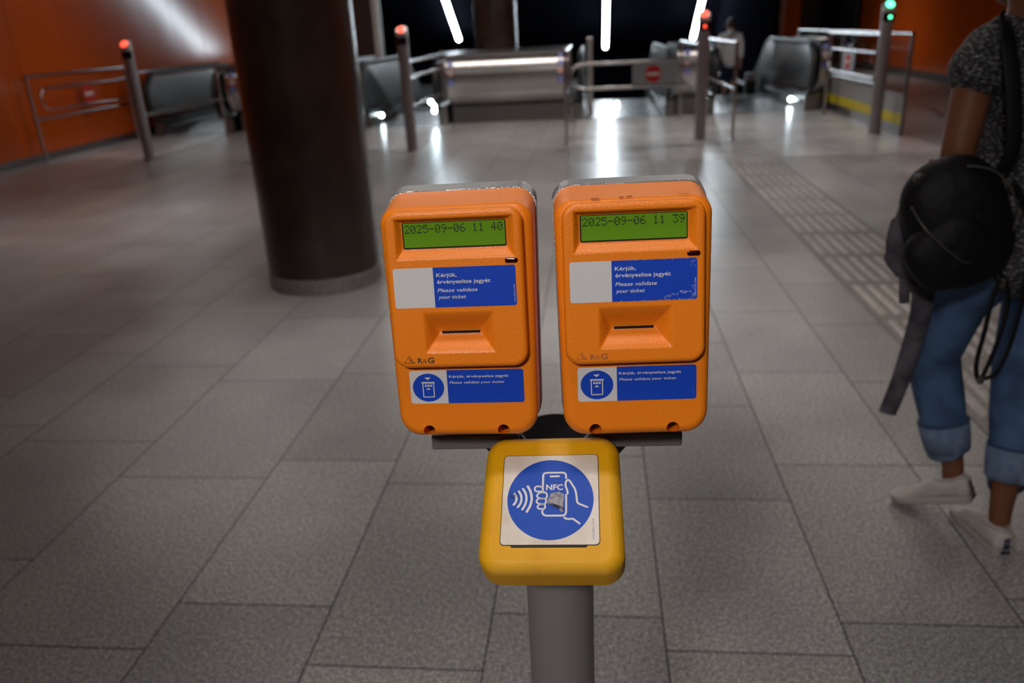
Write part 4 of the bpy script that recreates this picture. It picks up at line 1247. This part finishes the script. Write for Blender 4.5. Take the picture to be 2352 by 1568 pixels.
organic('jeans', [wc([(1.075, 2.17, 0.93, 0.115), (1.165, 2.17, 0.93, 0.108)]), wc([(1.08, 2.17, 0.89, 0.106), (1.175, 2.17, 0.89, 0.104)]),
                  wc([(1.190, 2.17, 0.87, 0.094), (1.215, 2.20, 0.72, 0.088), (1.208, 2.21, 0.52, 0.072), (1.206, 2.18, 0.40, 0.070), (1.205, 2.15, 0.30, 0.066)]),
                  wc([(1.068, 2.17, 0.87, 0.100), (1.020, 2.25, 0.73, 0.090), (1.003, 2.305, 0.53, 0.075), (1.028, 2.285, 0.42, 0.071), (1.050, 2.26, 0.32, 0.064)])],
        'denim', W, 0.006, 5)
def cuff(a, b, r0, r1):
    A, B = Vector(wl(a)), Vector(wl(b)); d = B - A
    bm = bmesh.new()
    tube(bm, [A, A + d * 0.04, A + d * 0.5, A + d * 0.97, B, B - d * 0.03, B - d * 0.4], [r0 - 0.004, r0 + 0.002, (r0 + r1) / 2 + 0.003, r1 + 0.001, r1 - 0.002, r1 - 0.007, r1 - 0.008], 40)
    c_ = obj('rolled_cuff', bm, 'denim_light', W, smooth=True)
    bm = bmesh.new(); tube(bm, [A - d * 0.05, A - d * 0.01], [r0 + 0.001, r0 + 0.002], 40); obj('cuff_seam', bm, 'denim_seam', c_, smooth=True)
cuff((1.205, 2.150, 0.300), (1.198, 2.130, 0.205), 0.070, 0.064)
cuff((1.048, 2.262, 0.325), (1.068, 2.247, 0.235), 0.070, 0.062)
T = Matrix.Translation(wl((1.176, 2.038, 0.0))) @ Matrix.Rotation(R(9), 4, 'Z')
shoe('shoe', T, W)
T = Matrix.Translation(wl((1.140, 2.185, 0.098))) @ Matrix.Rotation(R(52), 4, 'Z') @ Matrix.Rotation(R(-22), 4, 'X')
shoe('shoe', T, W)

# --- her backpack, carried low on the left
Bc = Vector((0.885, 2.015, 1.00))
t = thing('backpack', 'black backpack hanging low behind the woman in speckled blouse', 'backpack', tuple(Bc))
BR = Euler((R(-6), R(-20), R(0))).to_matrix().to_4x4()
def superell(bm, rx, ry, rz_, e=0.72, T=None, nu=40, nv=24):
    def sg(a, p): return math.copysign(abs(a) ** p, a)
    rings = []
    for j in range(1, nv):
        ph = -math.pi / 2 + math.pi * j / nv
        rings.append([T @ Vector((rx * sg(math.cos(ph), e) * sg(math.cos(2 * math.pi * i / nu), e), ry * sg(math.cos(ph), 0.9) * sg(math.sin(2 * math.pi * i / nu), 0.9), rz_ * sg(math.sin(ph), e))) for i in range(nu)])
    loft(bm, rings)
bm = bmesh.new(); superell(bm, 0.122, 0.075, 0.165, 0.80, BR)
main = obj('main_bag', bm, 'bag_black', t, smooth=True)
bm = bmesh.new(); superell(bm, 0.100, 0.045, 0.085, 0.70, Matrix.Translation((-0.030, -0.052, -0.055)) @ BR @ Matrix.Rotation(R(-18), 4, 'Y'))
pk = obj('front_pocket', bm, 'bag_black', t, smooth=True)
bm = bmesh.new()
tube(bm, catmull([(-0.128, -0.045, 0.052), (-0.115, -0.085, 0.020), (-0.085, -0.104, -0.015), (-0.050, -0.108, -0.045), (-0.018, -0.104, -0.068), (0.004, -0.098, -0.074)], 6), 0.0017, 8)
obj('zip', bm, 'zip', pk, smooth=True)
bm = bmesh.new()
tube(bm, catmull([(-0.02, -0.055, 0.148), (0.03, -0.062, 0.140), (0.075, -0.060, 0.105), (0.105, -0.052, 0.05), (0.112, -0.048, -0.01), (0.098, -0.05, -0.06)], 6), 0.0024, 8)
z1 = obj('zip', bm, 'zip', main, smooth=True)
bm = bbox(0.106, -0.064, 0.018, 0.114, -0.052, 0.045, 0.002); obj('zip_puller', bm, 'zip', z1)
bm = bbox(-0.118, -0.03, 0.098, -0.092, 0.0, 0.125, 0.006); obj('side_clip', bm, 'rubber', t)
bm = bmesh.new()
tube(bm, catmull([(0.085, 0.0, 0.120), (0.092, -0.018, 0.180), (0.078, -0.006, 0.30), (0.064, 0.020, 0.395), (0.070, 0.065, 0.446), (0.080, 0.130, 0.466), (0.098, 0.195, 0.440), (0.110, 0.235, 0.360), (0.112, 0.250, 0.280)], 8), 0.018, 12, flat=0.22, normal=(0, 1, 0.2))
obj('shoulder_strap', bm, 'strap', t, smooth=True)
bm = bmesh.new()
tube(bm, catmull([(0.125, -0.01, -0.135), (0.102, -0.03, -0.18), (0.093, -0.04, -0.27), (0.087, -0.04, -0.36), (0.100, -0.04, -0.405), (0.118, -0.035, -0.37), (0.142, -0.02, -0.28), (0.150, -0.01, -0.20), (0.128, -0.01, -0.135)], 8), 0.0065, 10, flat=0.5, normal=(0, 1, 0))
ls = obj('loose_strap', bm, 'strap', t, smooth=True)
bm = bmesh.new()
tube(bm, catmull([(0.100, -0.04, -0.405), (0.145, -0.03, -0.39), (0.178, -0.01, -0.30), (0.188, 0.0, -0.15), (0.170, -0.01, 0.0), (0.11, -0.01, 0.10)], 8), 0.0065, 10, flat=0.5, normal=(0, 1, 0))
obj('loose_strap', bm, 'strap', t, smooth=True)
obj('buckle', bbox(0.094, -0.050, -0.415, 0.110, -0.036, -0.395, 0.003), 'zip', ls)
obj('buckle', bbox(0.118, -0.018, -0.165, 0.134, -0.006, -0.140, 0.003), 'zip', ls)

# --- grey garment hanging beside the backpack
t = thing('jacket', 'grey cloth jacket hanging down beside the black backpack', 'jacket', (0.815, 2.07, 0.9))
bm = bmesh.new()
tube(bm, catmull([(-0.005, 0.01, 0.17), (-0.030, 0.0, 0.10), (-0.035, 0.0, 0.02), (0.0, 0.0, -0.03), (0.03, 0.01, -0.08)], 8), [0.016] + [0.026] * 8 + [0.034] * 8 + [0.042] * 8 + [0.036] * 8, 24, flat=0.45, normal=(0, 1, 0))
obj('jacket_body', bm, 'grey_cloth', t, smooth=True)
bm = bmesh.new()
n_ = 33
tube(bm, catmull([(0.035, 0.02, -0.02), (0.050, 0.02, -0.14), (0.040, 0.02, -0.25), (0.020, 0.015, -0.36), (-0.004, 0.01, -0.455)], 8), [0.030 - 0.006 * k / n_ for k in range(n_)], 20, flat=0.55, normal=(0, 1, 0))
obj('sleeve', bm, 'grey_cloth', t, smooth=True)
bm = bmesh.new()
tube(bm, catmull([(-0.015, 0.0, -0.02), (-0.010, 0.0, -0.08), (-0.004, 0.0, -0.125)], 8), 0.014, 14, flat=0.6, normal=(0, 1, 0))
obj('cuff', bm, 'grey_cloth', t, smooth=True)

# --- the man stepping onto the far escalator
mo = Vector((2.76, 17.45, -0.2))
P_ = thing('person', 'distant person seen from behind in white shirt and navy shorts with black shoulder strap', 'person', tuple(mo))
S = 0.955
def ms(ch): return [(p[0] * S, p[1] * S, p[2] * S, p[3] * S) for p in ch]
bc = [ms([(0, 0.02, 1.52, 0.055), (0, 0, 1.45, 0.06), (0, 0, 1.38, 0.10), (0, 0, 1.22, 0.14), (0, 0, 1.05, 0.13), (0, 0, 0.92, 0.14)])]
for s in (-1, 1):
    bc.append(ms([(0, 0, 1.38, 0.07), (s * 0.17, 0, 1.37, 0.060), (s * 0.215, -0.01, 1.25, 0.050), (s * 0.235, -0.01, 1.08, 0.042), (s * 0.24, 0.04, 0.95, 0.036), (s * 0.24, 0.07, 0.83, 0.026)]))
    bc.append(ms([(s * 0.085, 0, 0.92, 0.10), (s * 0.09, 0.0, 0.70, 0.078), (s * 0.09, 0.02, 0.48, 0.056), (s * 0.09, -0.01, 0.33, 0.054), (s * 0.09, -0.02, 0.10, 0.035), (s * 0.09, -0.02, 0.05, 0.035), (s * 0.10, 0.10, 0.03, 0.032)]))
    bc += [ms(c_) for c_ in hand((s * 0.24, 0.07, 0.83), (0, 0.15, -1), (-s, 0, 0), side=s, curl=0.4)]
hc = (-0.01 * S, 0.03, 1.60 * S)
mb = organic('body', bc, 'skin_pale', P_, 0.009, 4, blobs=head_parts(hc, 0.98, (-0.35, 1, -0.15), 'skin_pale', P_))
face(hc, 0.98, (-0.35, 1, -0.15), mb)
organic('hair', [], 'hair', P_, 0.009, 4, blobs=[((0.0, 0.005, 1.635 * S), (0.085, 0.098, 0.100), (0, 0, 0))])
organic('shirt', [ms([(0, 0, 1.43, 0.085), (0, 0, 1.36, 0.14), (0, 0, 1.22, 0.170), (0, 0, 1.05, 0.165), (0, 0, 0.88, 0.175)])] +
        [ms([(s * 0.06, 0, 1.37, 0.09), (s * 0.17, 0, 1.36, 0.078), (s * 0.215, -0.01, 1.25, 0.066), (s * 0.235, -0.01, 1.08, 0.056), (s * 0.24, 0.03, 0.98, 0.050)]) for s in (-1, 1)], 'white_shirt', P_, 0.009, 4)
organic('shorts', [ms([(0, 0, 0.90, 0.15), (0, 0, 0.84, 0.15)])] + [ms([(s * 0.085, 0, 0.84, 0.12), (s * 0.092, 0.0, 0.68, 0.105), (s * 0.094, 0.01, 0.55, 0.098)]) for s in (-1, 1)], 'navy_shorts', P_, 0.009, 3)
for s in (-1, 1):
    bm = bmesh.new(); tube(bm, [(s * 0.09 * S, -0.02 * S, 0.06), (s * 0.09 * S, -0.018 * S, 0.13), (s * 0.09 * S, -0.012 * S, 0.19)], [0.040, 0.040, 0.046], 20); obj('sock', bm, 'white_sock', P_, smooth=True)
    shoe('shoe', Matrix.Translation((s * 0.092 * S, -0.085, 0.0)), P_, 0.27, tab=False)
t = thing('shoulder_bag', 'dark shoulder bag with a black strap worn by the distant man', 'bag', (2.76, 17.45, 1.0))
bm = bmesh.new(); tube(bm, catmull([(-0.21, 0.0, -0.10), (-0.15, -0.165, 0.02), (0.0, -0.185, 0.13), (0.10, -0.155, 0.23), (0.14, -0.02, 0.245), (0.10, 0.13, 0.18)], 8), 0.014, 8, flat=0.4, normal=(0, 1, 0)); obj('strap', bm, 'strap', t, smooth=True)
bm = bmesh.new(); superell(bm, 0.06, 0.10, 0.12, 0.6, Matrix.Translation((-0.255, 0.0, -0.20))); obj('bag_body', bm, 'bag_black', t, smooth=True)
t = thing('hand_luggage', 'grey topped dark bag standing on the step beside the distant man', 'bag', (3.20, 17.5, -0.2))
obj('bag_body', bbox(-0.10, -0.12, 0.03, 0.10, 0.12, 0.46, 0.03), 'bag_black', t, smooth=False)
obj('lid', bbox(-0.095, -0.115, 0.42, 0.095, 0.115, 0.60, 0.045, 3), 'bag_grey', t)
for s in (-1, 1):
    obj('wheel', bbox(s * 0.08 - 0.02, -0.11, 0.0, s * 0.08 + 0.02, -0.06, 0.05, 0.015, 3), 'rubber', t)
